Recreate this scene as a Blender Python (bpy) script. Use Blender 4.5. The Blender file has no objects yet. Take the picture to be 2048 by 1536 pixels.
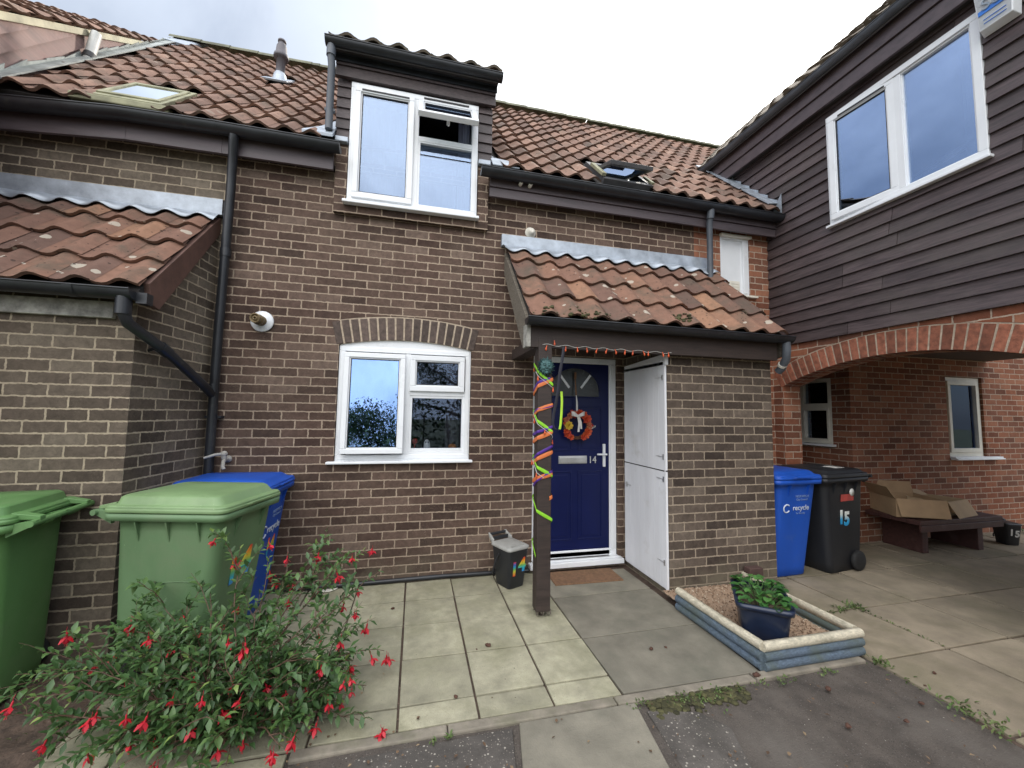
import bpy, math, random
from mathutils import Vector, Matrix
R = math.radians
rnd = random.Random(7)
scene = bpy.context.scene
COL = scene.collection

# ------------------------------------------------------------------ camera
cd = bpy.data.cameras.new("camera"); cam = bpy.data.objects.new("camera", cd); COL.objects.link(cam)
cd.sensor_width = 36.0; cd.lens = 793.972 / 2048 * 36.0; cd.clip_start = 0.02; cd.clip_end = 600
yaw, pitch, roll = -0.23681622984624187, 0.07373582744303311, -0.01459161938558798
Rm = Matrix.Rotation(yaw, 3, 'Z') @ Matrix.Rotation(pitch, 3, 'X') @ Matrix.Rotation(roll, 3, 'Y')
M3 = Matrix((Rm.col[0], Rm.col[2], -Rm.col[1])).transposed()
cam.matrix_world = Matrix.Translation((0.71408, -3.94667, 1.57743)) @ M3.to_4x4()
scene.camera = cam

# ------------------------------------------------------------------ light
SUN_EL, SUN_AZ = R(40), R(40)          # azimuth from +y towards +x : the sun stands behind the roof
sun_dir = Vector((math.sin(SUN_AZ) * math.cos(SUN_EL), math.cos(SUN_AZ) * math.cos(SUN_EL), math.sin(SUN_EL)))
sd = bpy.data.lights.new("sun", 'SUN'); sd.energy = 2.0; sd.angle = R(3.0); sd.color = (1.0, 0.94, 0.85)
sun = bpy.data.objects.new("sun", sd); COL.objects.link(sun)
sun.rotation_euler = sun_dir.to_track_quat('Z', 'Y').to_euler()
sun.location = (6, 8, 14)

w = bpy.data.worlds.new("World"); scene.world = w; w.use_nodes = True
nt = w.node_tree; N = nt.nodes; L = nt.links
for n in list(N): N.remove(n)
out = N.new('ShaderNodeOutputWorld')
def math_node(nt, op, a, b=None, clamp=False):
    n = nt.nodes.new('ShaderNodeMath'); n.operation = op; n.use_clamp = clamp
    for i, v in enumerate((a, b)):
        if v is None: continue
        if isinstance(v, (int, float)): n.inputs[i].default_value = v
        else: nt.links.new(v, n.inputs[i])
    return n.outputs[0]
def mixc(nt, fac, a, b, mode='MIX'):
    m = nt.nodes.new('ShaderNodeMix'); m.data_type = 'RGBA'; m.blend_type = mode
    for sock, v in ((m.inputs['Factor'], fac), (m.inputs['A'], a), (m.inputs['B'], b)):
        if isinstance(v, (int, float)): sock.default_value = v
        elif isinstance(v, tuple): sock.default_value = (*v, 1) if len(v) == 3 else v
        else: nt.links.new(v, sock)
    return m.outputs['Result']
sky = N.new('ShaderNodeTexSky'); sky.sky_type = 'NISHITA'; sky.sun_disc = False
sky.sun_elevation = SUN_EL; sky.sun_rotation = SUN_AZ; sky.dust_density = 1.2; sky.ozone_density = 1.5
bg_sky = N.new('ShaderNodeBackground'); bg_sky.inputs[1].default_value = 0.07
L.new(sky.outputs[0], bg_sky.inputs[0])
tc = N.new('ShaderNodeTexCoord')
noi = N.new('ShaderNodeTexNoise'); noi.inputs['Scale'].default_value = 2.1; noi.inputs['Detail'].default_value = 9
noi.inputs['Roughness'].default_value = 0.55; noi.inputs['Distortion'].default_value = 0.35
L.new(tc.outputs['Generated'], noi.inputs['Vector'])
dot = N.new('ShaderNodeVectorMath'); dot.operation = 'DOT_PRODUCT'
L.new(tc.outputs['Generated'], dot.inputs[0]); dot.inputs[1].default_value = sun_dir
dpos = math_node(nt, 'MAXIMUM', dot.outputs['Value'], 0.0)
glow = math_node(nt, 'POWER', dpos, 7.0)
glow2 = math_node(nt, 'POWER', dpos, 40.0)
# cloud cover: a veil in front of the sun, and bright cloud added high behind the viewer to light the facade and ground
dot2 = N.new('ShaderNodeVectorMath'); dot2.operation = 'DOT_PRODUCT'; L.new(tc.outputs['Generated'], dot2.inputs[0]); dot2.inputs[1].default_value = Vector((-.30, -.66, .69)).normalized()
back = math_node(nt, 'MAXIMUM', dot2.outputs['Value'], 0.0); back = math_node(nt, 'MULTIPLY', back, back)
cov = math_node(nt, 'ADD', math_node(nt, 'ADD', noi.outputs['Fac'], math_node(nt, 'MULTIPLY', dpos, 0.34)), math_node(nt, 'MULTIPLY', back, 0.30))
mr = N.new('ShaderNodeMapRange'); mr.interpolation_type = 'SMOOTHSTEP'
mr.inputs['From Min'].default_value = 0.42; mr.inputs['From Max'].default_value = 0.80
mr.inputs['To Min'].default_value = 0.10; mr.inputs['To Max'].default_value = 1.0
L.new(cov, mr.inputs['Value'])
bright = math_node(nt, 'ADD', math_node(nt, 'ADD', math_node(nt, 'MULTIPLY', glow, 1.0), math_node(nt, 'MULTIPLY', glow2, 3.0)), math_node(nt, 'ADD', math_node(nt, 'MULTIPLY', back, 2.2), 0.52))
noi2 = N.new('ShaderNodeTexNoise'); noi2.inputs['Scale'].default_value = 3.4; noi2.inputs['Detail'].default_value = 8
L.new(tc.outputs['Generated'], noi2.inputs['Vector'])
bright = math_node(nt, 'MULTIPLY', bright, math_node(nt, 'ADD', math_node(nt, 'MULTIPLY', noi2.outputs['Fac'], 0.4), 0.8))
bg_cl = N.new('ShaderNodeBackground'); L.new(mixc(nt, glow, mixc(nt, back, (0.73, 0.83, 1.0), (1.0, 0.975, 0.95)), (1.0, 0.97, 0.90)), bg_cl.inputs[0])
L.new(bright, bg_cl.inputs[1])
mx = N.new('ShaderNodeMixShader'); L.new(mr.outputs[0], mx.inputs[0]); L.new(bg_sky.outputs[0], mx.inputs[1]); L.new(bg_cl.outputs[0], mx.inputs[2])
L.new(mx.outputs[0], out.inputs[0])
scene.view_settings.view_transform = 'Standard'; scene.view_settings.look = 'None'
scene.view_settings.gamma = 1.0; scene.view_settings.use_curve_mapping = False
scene.view_settings.exposure = 0.72

# ------------------------------------------------------------------ materials
def new_mat(name):
    m = bpy.data.materials.new(name); m.use_nodes = True
    return m, m.node_tree, m.node_tree.nodes['Principled BSDF']
def noise(nt, vec, scale, detail=4, rough=0.6, dist=0.0):
    n = nt.nodes.new('ShaderNodeTexNoise'); n.inputs['Scale'].default_value = scale; n.inputs['Detail'].default_value = detail
    n.inputs['Roughness'].default_value = rough; n.inputs['Distortion'].default_value = dist
    if vec is not None: nt.links.new(vec, n.inputs['Vector'])
    return n.outputs['Fac']
def ramp(nt, fac, stops, interp='LINEAR'):
    r = nt.nodes.new('ShaderNodeValToRGB'); r.color_ramp.interpolation = interp
    e = r.color_ramp.elements
    while len(e) < len(stops): e.new(0.5)
    for el, (p, c) in zip(e, stops):
        el.position = p; el.color = (*c, 1) if len(c) == 3 else c
    nt.links.new(fac, r.inputs[0]); return r.outputs[0]
def bump(nt, bs, h, strength=0.3, dist=0.01):
    b = nt.nodes.new('ShaderNodeBump'); b.inputs['Strength'].default_value = strength; b.inputs['Distance'].default_value = dist
    nt.links.new(h, b.inputs['Height']); nt.links.new(b.outputs[0], bs.inputs['Normal'])
def objcoord(nt, scale=None):
    t = nt.nodes.new('ShaderNodeTexCoord'); v = t.outputs['Object']
    if scale:
        mp = nt.nodes.new('ShaderNodeMapping'); mp.inputs['Scale'].default_value = scale; nt.links.new(v, mp.inputs['Vector']); v = mp.outputs[0]
    return v
def tint(nt):
    a = nt.nodes.new('ShaderNodeAttribute'); a.attribute_name = 'tint'; return a
def mk(name, col, rough=0.5, metal=0.0, var=0.25, scale=9, bs=0.0, bscale=80, stretch=None, spec=0.5, usetint=0.0, speck=None, coat=0.0, dirt=None):
    """general surface: base colour with soft variation, fine bump, optional specks and dirt patches"""
    m, nt, b = new_mat(name)
    v = objcoord(nt, stretch)
    f = noise(nt, v, scale, 6)
    dark = tuple(c * (1 - var) for c in col); lite = tuple(min(1, c * (1 + var)) for c in col)
    c = ramp(nt, f, [(0.3, dark), (0.7, lite)])
    if usetint:
        t = tint(nt)
        k = math_node(nt, 'ADD', math_node(nt, 'MULTIPLY', t.outputs['Fac'], 2 * usetint), 1 - usetint)
        mm = nt.nodes.new('ShaderNodeVectorMath'); mm.operation = 'SCALE'
        nt.links.new(c, mm.inputs[0]); nt.links.new(k, mm.inputs['Scale']); c = mm.outputs[0]
    if speck:
        for (sc, th, sp) in speck:
            vo = nt.nodes.new('ShaderNodeTexVoronoi'); vo.inputs['Scale'].default_value = sc; nt.links.new(v, vo.inputs['Vector'])
            wn = nt.nodes.new('ShaderNodeTexWhiteNoise'); nt.links.new(vo.outputs['Position'], wn.inputs['Vector'])
            d = math_node(nt, 'LESS_THAN', vo.outputs['Distance'], math_node(nt, 'MULTIPLY', wn.outputs['Value'], th))
            c = mixc(nt, d, c, sp)
    if dirt:
        (dsc, lo, hi, dc) = dirt
        d = noise(nt, objcoord(nt), dsc, 8, 0.65, 0.3)
        r = ramp(nt, d, [(lo, (0, 0, 0)), (hi, (1, 1, 1))])
        c = mixc(nt, r, c, dc)
    nt.links.new(c, b.inputs['Base Color'])
    b.inputs['Roughness'].default_value = rough; b.inputs['Metallic'].default_value = metal
    b.inputs['Specular IOR Level'].default_value = spec
    if coat: b.inputs['Coat Weight'].default_value = coat; b.inputs['Coat Roughness'].default_value = 0.08
    rr = nt.nodes.new('ShaderNodeMapRange'); rr.inputs['To Min'].default_value = max(0.02, rough - 0.12); rr.inputs['To Max'].default_value = min(1, rough + 0.12)
    nt.links.new(f, rr.inputs['Value']); nt.links.new(rr.outputs[0], b.inputs['Roughness'])
    if bs: bump(nt, b, noise(nt, v, bscale, 6), bs, 0.01)
    return m
BRICK_W, BRICK_H, Z_SILL = 0.225, 0.0786, 1.094
def brick_mat(name, stops, mortar, pale=0.35, green=0.0, vary=0.5, uoff=0.0):
    """courses laid in metres from the mesh's UV map; every brick gets its own colour"""
    m, nt, b = new_mat(name)
    uv = nt.nodes.new('ShaderNodeUVMap'); uv.uv_map = 'UVMap'
    mp = nt.nodes.new('ShaderNodeMapping'); mp.inputs['Location'].default_value = (22.5 + uoff, 100 * BRICK_H - Z_SILL, 0)
    nt.links.new(uv.outputs[0], mp.inputs['Vector'])
    wob = nt.nodes.new('ShaderNodeTexNoise'); wob.inputs['Scale'].default_value = 38; wob.inputs['Detail'].default_value = 3
    nt.links.new(uv.outputs[0], wob.inputs['Vector'])
    sub = nt.nodes.new('ShaderNodeVectorMath'); sub.operation = 'SUBTRACT'; nt.links.new(wob.outputs['Color'], sub.inputs[0]); sub.inputs[1].default_value = (0.5, 0.5, 0.5)
    scl = nt.nodes.new('ShaderNodeVectorMath'); scl.operation = 'SCALE'; nt.links.new(sub.outputs[0], scl.inputs[0]); scl.inputs['Scale'].default_value = 0.014
    add = nt.nodes.new('ShaderNodeVectorMath'); add.operation = 'ADD'; nt.links.new(mp.outputs[0], add.inputs[0]); nt.links.new(scl.outputs[0], add.inputs[1])
    br = nt.nodes.new('ShaderNodeTexBrick'); nt.links.new(add.outputs[0], br.inputs['Vector'])
    br.inputs['Scale'].default_value = 1; br.inputs['Brick Width'].default_value = BRICK_W; br.inputs['Row Height'].default_value = BRICK_H
    br.inputs['Mortar Size'].default_value = 0.0066; br.inputs['Mortar Smooth'].default_value = 0.25; br.inputs['Bias'].default_value = 0
    br.inputs['Color1'].default_value = (0, 0, 0, 1); br.inputs['Color2'].default_value = (1, 1, 1, 1); br.inputs['Mortar'].default_value = (0.5, 0.5, 0.5, 1)
    c = ramp(nt, br.outputs['Color'], stops)
    geo = nt.nodes.new('ShaderNodeNewGeometry'); P = geo.outputs['Position']
    big = noise(nt, P, 1.1, 4, 0.6)
    c = mixc(nt, ramp(nt, big, [(0.35, (0, 0, 0)), (0.7, (0.14, 0.14, 0.14))]), c, mortar)
    mid = noise(nt, P, 19, 8, 0.75, 0.4)
    k = math_node(nt, 'ADD', math_node(nt, 'MULTIPLY', mid, 2 * vary), 1 - vary)
    sc = nt.nodes.new('ShaderNodeVectorMath'); sc.operation = 'SCALE'; nt.links.new(c, sc.inputs[0]); nt.links.new(k, sc.inputs['Scale']); c = sc.outputs[0]
    # pale creases on some bricks
    cre = noise(nt, P, 55, 5, 0.7, 2.2)
    sel = ramp(nt, noise(nt, P, 4.0, 2), [(0.5, (0, 0, 0)), (0.66, (1, 1, 1))])
    cm = math_node(nt, 'MULTIPLY', ramp(nt, cre, [(0.54, (0, 0, 0)), (0.66, (1, 1, 1))]), math_node(nt, 'MULTIPLY', sel, pale))
    c = mixc(nt, cm, c, tuple(min(1, x * 0.8) for x in mortar))
    wth = math_node(nt, 'ADD', math_node(nt, 'MULTIPLY', noise(nt, P, 0.8, 5, 0.65), 0.9), 0.55)
    mv = noise(nt, P, 30, 5, 0.7)
    mort = ramp(nt, mv, [(0.25, tuple(x * 0.72 for x in mortar)), (0.75, tuple(min(1, x * 1.2) for x in mortar))])
    c = mixc(nt, br.outputs['Fac'], c, mort)
    sw = nt.nodes.new('ShaderNodeVectorMath'); sw.operation = 'SCALE'; nt.links.new(c, sw.inputs[0]); nt.links.new(wth, sw.inputs['Scale']); c = sw.outputs[0]
    if green:
        sz = nt.nodes.new('ShaderNodeSeparateXYZ'); nt.links.new(P, sz.inputs[0])
        low = nt.nodes.new('ShaderNodeMapRange'); low.inputs['From Min'].default_value = 0.30; low.inputs['From Max'].default_value = 0.02
        nt.links.new(sz.outputs['Z'], low.inputs['Value'])
        g = math_node(nt, 'MULTIPLY', low.outputs[0], ramp(nt, noise(nt, P, 5, 6), [(0.38, (0, 0, 0)), (0.62, (1, 1, 1))]))
        c = mixc(nt, math_node(nt, 'MULTIPLY', g, green), c, (0.17, 0.15, 0.105))
    nt.links.new(c, b.inputs['Base Color'])
    b.inputs['Roughness'].default_value = 0.9; b.inputs['Specular IOR Level'].default_value = 0.25
    h = math_node(nt, 'SUBTRACT', math_node(nt, 'MULTIPLY', noise(nt, P, 90, 5, 0.7), 0.35), br.outputs['Fac'])
    bump(nt, b, h, 0.75, 0.007)
    return m
def glass_mat(name, refl, tintc=(0.55, 0.6, 0.62), rough=0.0, gc=(0.60, 0.74, 1)):
    m, nt, b = new_mat(name); nt.nodes.remove(b)
    o = nt.nodes['Material Output']
    tr = nt.nodes.new('ShaderNodeBsdfTransparent'); tr.inputs[0].default_value = (*tintc, 1)
    gl = nt.nodes.new('ShaderNodeBsdfGlossy'); gl.inputs['Roughness'].default_value = rough; gl.inputs[0].default_value = (*gc, 1)
    fr = nt.nodes.new('ShaderNodeFresnel'); fr.inputs[0].default_value = 1.45
    f = math_node(nt, 'ADD', fr.outputs[0], refl, True)
    v = noise(nt, objcoord(nt), 1.6, 2)
    bp_ = nt.nodes.new('ShaderNodeBump'); bp_.inputs['Strength'].default_value = 0.03; bp_.inputs['Distance'].default_value = 0.02
    nt.links.new(v, bp_.inputs['Height']); nt.links.new(bp_.outputs[0], gl.inputs['Normal'])
    mx = nt.nodes.new('ShaderNodeMixShader'); nt.links.new(f, mx.inputs[0]); nt.links.new(tr.outputs[0], mx.inputs[1]); nt.links.new(gl.outputs[0], mx.inputs[2])
    nt.links.new(mx.outputs[0], o.inputs['Surface'])
    return m
def tile_mat(name, stops, lichen=0.5, moss=0.35):
    m, nt, b = new_mat(name)
    t = tint(nt); geo = nt.nodes.new('ShaderNodeNewGeometry'); P = geo.outputs['Position']
    c = ramp(nt, t.outputs['Fac'], stops)
    k = math_node(nt, 'ADD', math_node(nt, 'MULTIPLY', noise(nt, P, 14, 6, 0.7), 0.9), 0.55)
    sc = nt.nodes.new('ShaderNodeVectorMath'); sc.operation = 'SCALE'; nt.links.new(c, sc.inputs[0]); nt.links.new(k, sc.inputs['Scale']); c = sc.outputs[0]
    c = mixc(nt, ramp(nt, noise(nt, P, 3.1, 7, 0.7, 0.5), [(0.5, (0, 0, 0)), (0.72, (moss,) * 3)]), c, (0.075, 0.068, 0.05))
    vo = nt.nodes.new('ShaderNodeTexVoronoi'); vo.inputs['Scale'].default_value = 11; nt.links.new(P, vo.inputs['Vector'])
    wn = nt.nodes.new('ShaderNodeTexWhiteNoise'); nt.links.new(vo.outputs['Position'], wn.inputs['Vector'])
    thr = math_node(nt, 'MULTIPLY', math_node(nt, 'POWER', wn.outputs['Value'], 5.0), 0.42)
    dd = math_node(nt, 'ADD', vo.outputs['Distance'], math_node(nt, 'MULTIPLY', math_node(nt, 'SUBTRACT', noise(nt, P, 60, 4), 0.5), 0.16))
    c = mixc(nt, math_node(nt, 'MULTIPLY', math_node(nt, 'LESS_THAN', dd, thr), lichen), c, (0.42, 0.38, 0.31))
    vo2 = nt.nodes.new('ShaderNodeTexVoronoi'); vo2.inputs['Scale'].default_value = 30; nt.links.new(P, vo2.inputs['Vector'])
    wn2 = nt.nodes.new('ShaderNodeTexWhiteNoise'); nt.links.new(vo2.outputs['Position'], wn2.inputs['Vector'])
    c = mixc(nt, math_node(nt, 'MULTIPLY', math_node(nt, 'LESS_THAN', vo2.outputs['Distance'], math_node(nt, 'MULTIPLY', math_node(nt, 'POWER', wn2.outputs['Value'], 3.0), 0.35)), 0.75), c, (0.035, 0.022, 0.017))
    nt.links.new(c, b.inputs['Base Color']); b.inputs['Roughness'].default_value = 0.88; b.inputs['Specular IOR Level'].default_value = 0.3
    bump(nt, b, noise(nt, P, 70, 6, 0.7), 0.35, 0.006)
    return m
def leaf_mat(name, stops, rough=0.45, trans=0.25):
    m, nt, b = new_mat(name); t = tint(nt)
    c = ramp(nt, t.outputs['Fac'], stops)
    nt.links.new(c, b.inputs['Base Color']); b.inputs['Roughness'].default_value = rough
    tl = nt.nodes.new('ShaderNodeBsdfTranslucent'); nt.links.new(c, tl.inputs[0])
    mx = nt.nodes.new('ShaderNodeMixShader'); mx.inputs[0].default_value = trans
    nt.links.new(b.outputs[0], mx.inputs[1]); nt.links.new(tl.outputs[0], mx.inputs[2])
    nt.links.new(mx.outputs[0], nt.nodes['Material Output'].inputs['Surface'])
    return m
def grad_mat(name, stops, axis='Y', rough=0.35):
    m, nt, b = new_mat(name)
    t = nt.nodes.new('ShaderNodeTexCoord'); s = nt.nodes.new('ShaderNodeSeparateXYZ'); nt.links.new(t.outputs['UV'], s.inputs[0])
    nt.links.new(ramp(nt, s.outputs[axis], stops), b.inputs['Base Color']); b.inputs['Roughness'].default_value = rough
    return m

BR_BROWN = brick_mat('brown_brick', [(0.0, (0.037, 0.0215, 0.0175)), (0.3, (0.064, 0.038, 0.030)), (0.7, (0.089, 0.055, 0.043)), (0.9, (0.114, 0.075, 0.059)), (1, (0.15, 0.107, 0.085))], (0.355, 0.277, 0.208), pale=.6, green=.45, vary=.85)
BR_GREY = brick_mat('weathered_brown_brick', [(0.0, (0.050, 0.038, 0.030)), (0.3, (0.080, 0.061, 0.048)), (0.7, (0.106, 0.084, 0.065)), (1, (0.155, 0.128, 0.099))], (0.37, 0.308, 0.225), pale=.35, green=.6, vary=.85)
BR_RED = brick_mat('red_brick', [(0.0, (0.13, 0.046, 0.027)), (0.4, (0.21, 0.072, 0.039)), (0.75, (0.27, 0.10, 0.053)), (1, (0.32, 0.14, 0.082))], (0.44, 0.34, 0.26), pale=.15, green=.25, vary=.5)
VOUSS = mk('arch_brick_brown', (0.088, 0.064, 0.053), 0.9, var=0.45, scale=22, bs=0.5, bscale=90, usetint=0.4)
VOUSS_R = mk('arch_brick_red', (0.25, 0.09, 0.052), 0.9, var=0.4, scale=22, bs=0.5, bscale=90, usetint=0.35)
MORTAR = mk('mortar', (0.42, 0.34, 0.255), 0.95, var=0.3, scale=30, bs=0.4, bscale=120)
TILE = tile_mat('clay_pantile', [(0, (0.095, 0.060, 0.048)), (0.35, (0.160, 0.088, 0.064)), (0.75, (0.210, 0.112, 0.075)), (1, (0.265, 0.145, 0.088))], 0.75, 0.85)
TILE_MAIN = tile_mat('old_clay_pantile', [(0, (0.12, 0.077, 0.060)), (0.4, (0.190, 0.115, 0.086)), (0.75, (0.235, 0.142, 0.104)), (1, (0.285, 0.178, 0.13))], 0.25, 0.75)
TILE_WING = tile_mat('mossy_and_backlit_pantile', [(0, (0.10, 0.09, 0.07)), (0.5, (0.16, 0.13, 0.10)), (1, (0.2, 0.17, 0.13))], 0.3, 0.6)  # mossy wing tiles; also puts backlit shade into the dormer roof's colour
RIDGE = mk('mossy_ridge', (0.15, 0.15, 0.105), 0.95, var=0.4, scale=7, bs=0.5)
DECK = mk('roof_deck', (0.03, 0.026, 0.024), 0.9)
CLAD = mk('dark_stained_board', (0.062, 0.046, 0.046), 0.5, var=0.4, scale=5, bs=0.25, bscale=40, stretch=(6, 1, 14), usetint=0.25)
CLADX = mk('dark_stained_board_wing', (0.066, 0.048, 0.049), 0.5, var=0.45, scale=5, bs=0.3, bscale=40, stretch=(6, 1, 14), usetint=0.3, dirt=(1.3, 0.52, 0.8, (0.085, 0.07, 0.062)))
FASCIA = mk('fascia_paint', (0.085, 0.066, 0.072), 0.5, var=0.25, scale=3, bs=0.12, bscale=40, stretch=(1, 4, 8))
BEAM = mk('beam_wood', (0.036, 0.024, 0.020), 0.6, var=0.35, scale=6, bs=0.3, bscale=50, stretch=(1, 6, 10))
OLDWOOD = mk('weathered_wood', (0.15, 0.128, 0.1), 0.85, var=0.5, scale=8, bs=0.6, bscale=40, stretch=(1.0, 8, 14))
GREYWOOD = mk('peeling_grey_wood', (0.3, 0.29, 0.26), 0.85, var=0.55, scale=14, bs=0.5, bscale=60)
BARGE = mk('barge_board_brown', (0.115, 0.06, 0.045), 0.7, var=0.3, scale=8, bs=0.2)
GUTTER = mk('black_plastic_gutter', (0.017, 0.019, 0.023), 0.38, var=0.4, scale=4, dirt=(9, 0.6, 0.85, (0.06, 0.06, 0.055)))
PIPE_GREY = mk('grey_plastic_pipe', (0.075, 0.085, 0.10), 0.45, var=0.3, scale=4)
PIPE_PALE = mk('pale_soil_pipe', (0.5, 0.5, 0.47), 0.5, var=0.25, scale=5)
LEAD = mk('lead_flashing', (0.36, 0.40, 0.45), 0.45, metal=0.35, var=0.3, scale=7, bs=0.25, bscale=25)
UPVC = mk('white_upvc', (0.76, 0.78, 0.8), 0.3, var=0.05, scale=3)
CREAM = mk('grubby_white_frame', (0.72, 0.69, 0.60), 0.4, var=0.12, scale=5)
CREAMBOARD = mk('mossy_cream_barge', (0.50, 0.47, 0.33), 0.7, var=0.3, scale=5)
GASKET = mk('window_gasket', (0.02, 0.02, 0.022), 0.6)
WHITEDOOR = mk('white_painted_board', (0.78, 0.79, 0.82), 0.4, var=0.07, scale=4, bs=0.06, bscale=30, stretch=(1, 1, 0.2), dirt=(2.6, 0.56, 0.85, (0.56, 0.55, 0.52)))
BLUEDOOR = mk('navy_door', (0.002, 0.006, 0.055), 0.38, var=0.12, scale=3, spec=.3)
METAL = mk('brushed_metal', (0.6, 0.6, 0.6), 0.35, metal=0.85, var=0.15)
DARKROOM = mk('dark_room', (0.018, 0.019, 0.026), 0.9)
PINK = mk('pink_boarding', (0.30, 0.20, 0.175), 0.75, var=0.3, scale=4, bs=0.2, stretch=(1, 0.3, 3), usetint=0.15, dirt=(1.5, 0.5, 0.75, (0.25, 0.13, 0.115)))
CURTAIN = mk('curtain_fabric', (0.30, 0.32, 0.42), 0.9, var=0.2, stretch=(12, 12, 0.4))
CURTAIN_D = mk('dark_curtain', (0.05, 0.045, 0.055), 0.9, var=0.3, stretch=(12, 12, 0.4))
SLAB = mk('pale_concrete_slab', (0.315, 0.297, 0.21), 0.9, var=0.3, scale=6, bs=0.4, bscale=90, usetint=0.14, dirt=(3.0, 0.46, 0.74, (0.195, 0.188, 0.118)), speck=[(42, 0.12, (0.2, 0.19, 0.14)), (150, .3, (.25, .235, .165)), (9, .05, (.1, .09, .06))])
SLAB_D = mk('grey_concrete_slab', (0.20, 0.183, 0.142), 0.85, var=0.25, scale=5, bs=0.4, bscale=110, usetint=0.14, dirt=(2.2, 0.48, 0.8, (0.115, 0.112, 0.085)))
SLAB_R = mk('passage_concrete_slab', (0.255, 0.212, 0.15), 0.85, var=0.25, scale=4, bs=0.4, bscale=100, usetint=0.12, dirt=(1.4, 0.48, 0.75, (0.155, 0.138, 0.08)))
AGG = mk('exposed_aggregate', (0.088, 0.078, 0.068), 0.9, var=0.35, scale=6, bs=0.6, bscale=90, usetint=0.2, speck=[(44, 0.26, (0.36, 0.33, 0.28)), (80, 0.3, (0.2, 0.175, 0.15))], dirt=(2.5, 0.52, 0.75, (0.05, 0.045, 0.036)))
TARMAC = mk('old_tarmac', (0.075, 0.062, 0.051), 0.92, var=0.35, scale=7, bs=0.6, bscale=120, speck=[(18, 0.075, (0.42, 0.39, 0.34)), (90, 0.3, (0.13, 0.115, 0.1)), (120, .35, (.03, .027, .025))], dirt=(1.6, 0.5, 0.72, (0.115, 0.1, 0.085)))
SOIL = mk('bare_soil', (0.075, 0.05, 0.036), 0.95, var=0.5, scale=14, bs=0.9, bscale=40, speck=[(40, 0.2, (0.17, 0.12, 0.09))])
KERB = mk('concrete_kerb', (0.21, 0.185, 0.145), 0.9, var=0.35, scale=7, bs=0.4, dirt=(3, 0.5, 0.75, (0.12, 0.12, 0.07)))
GROUND = mk('ground_far', (0.10, 0.11, 0.06), 0.95, var=0.4, scale=0.5)

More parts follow.
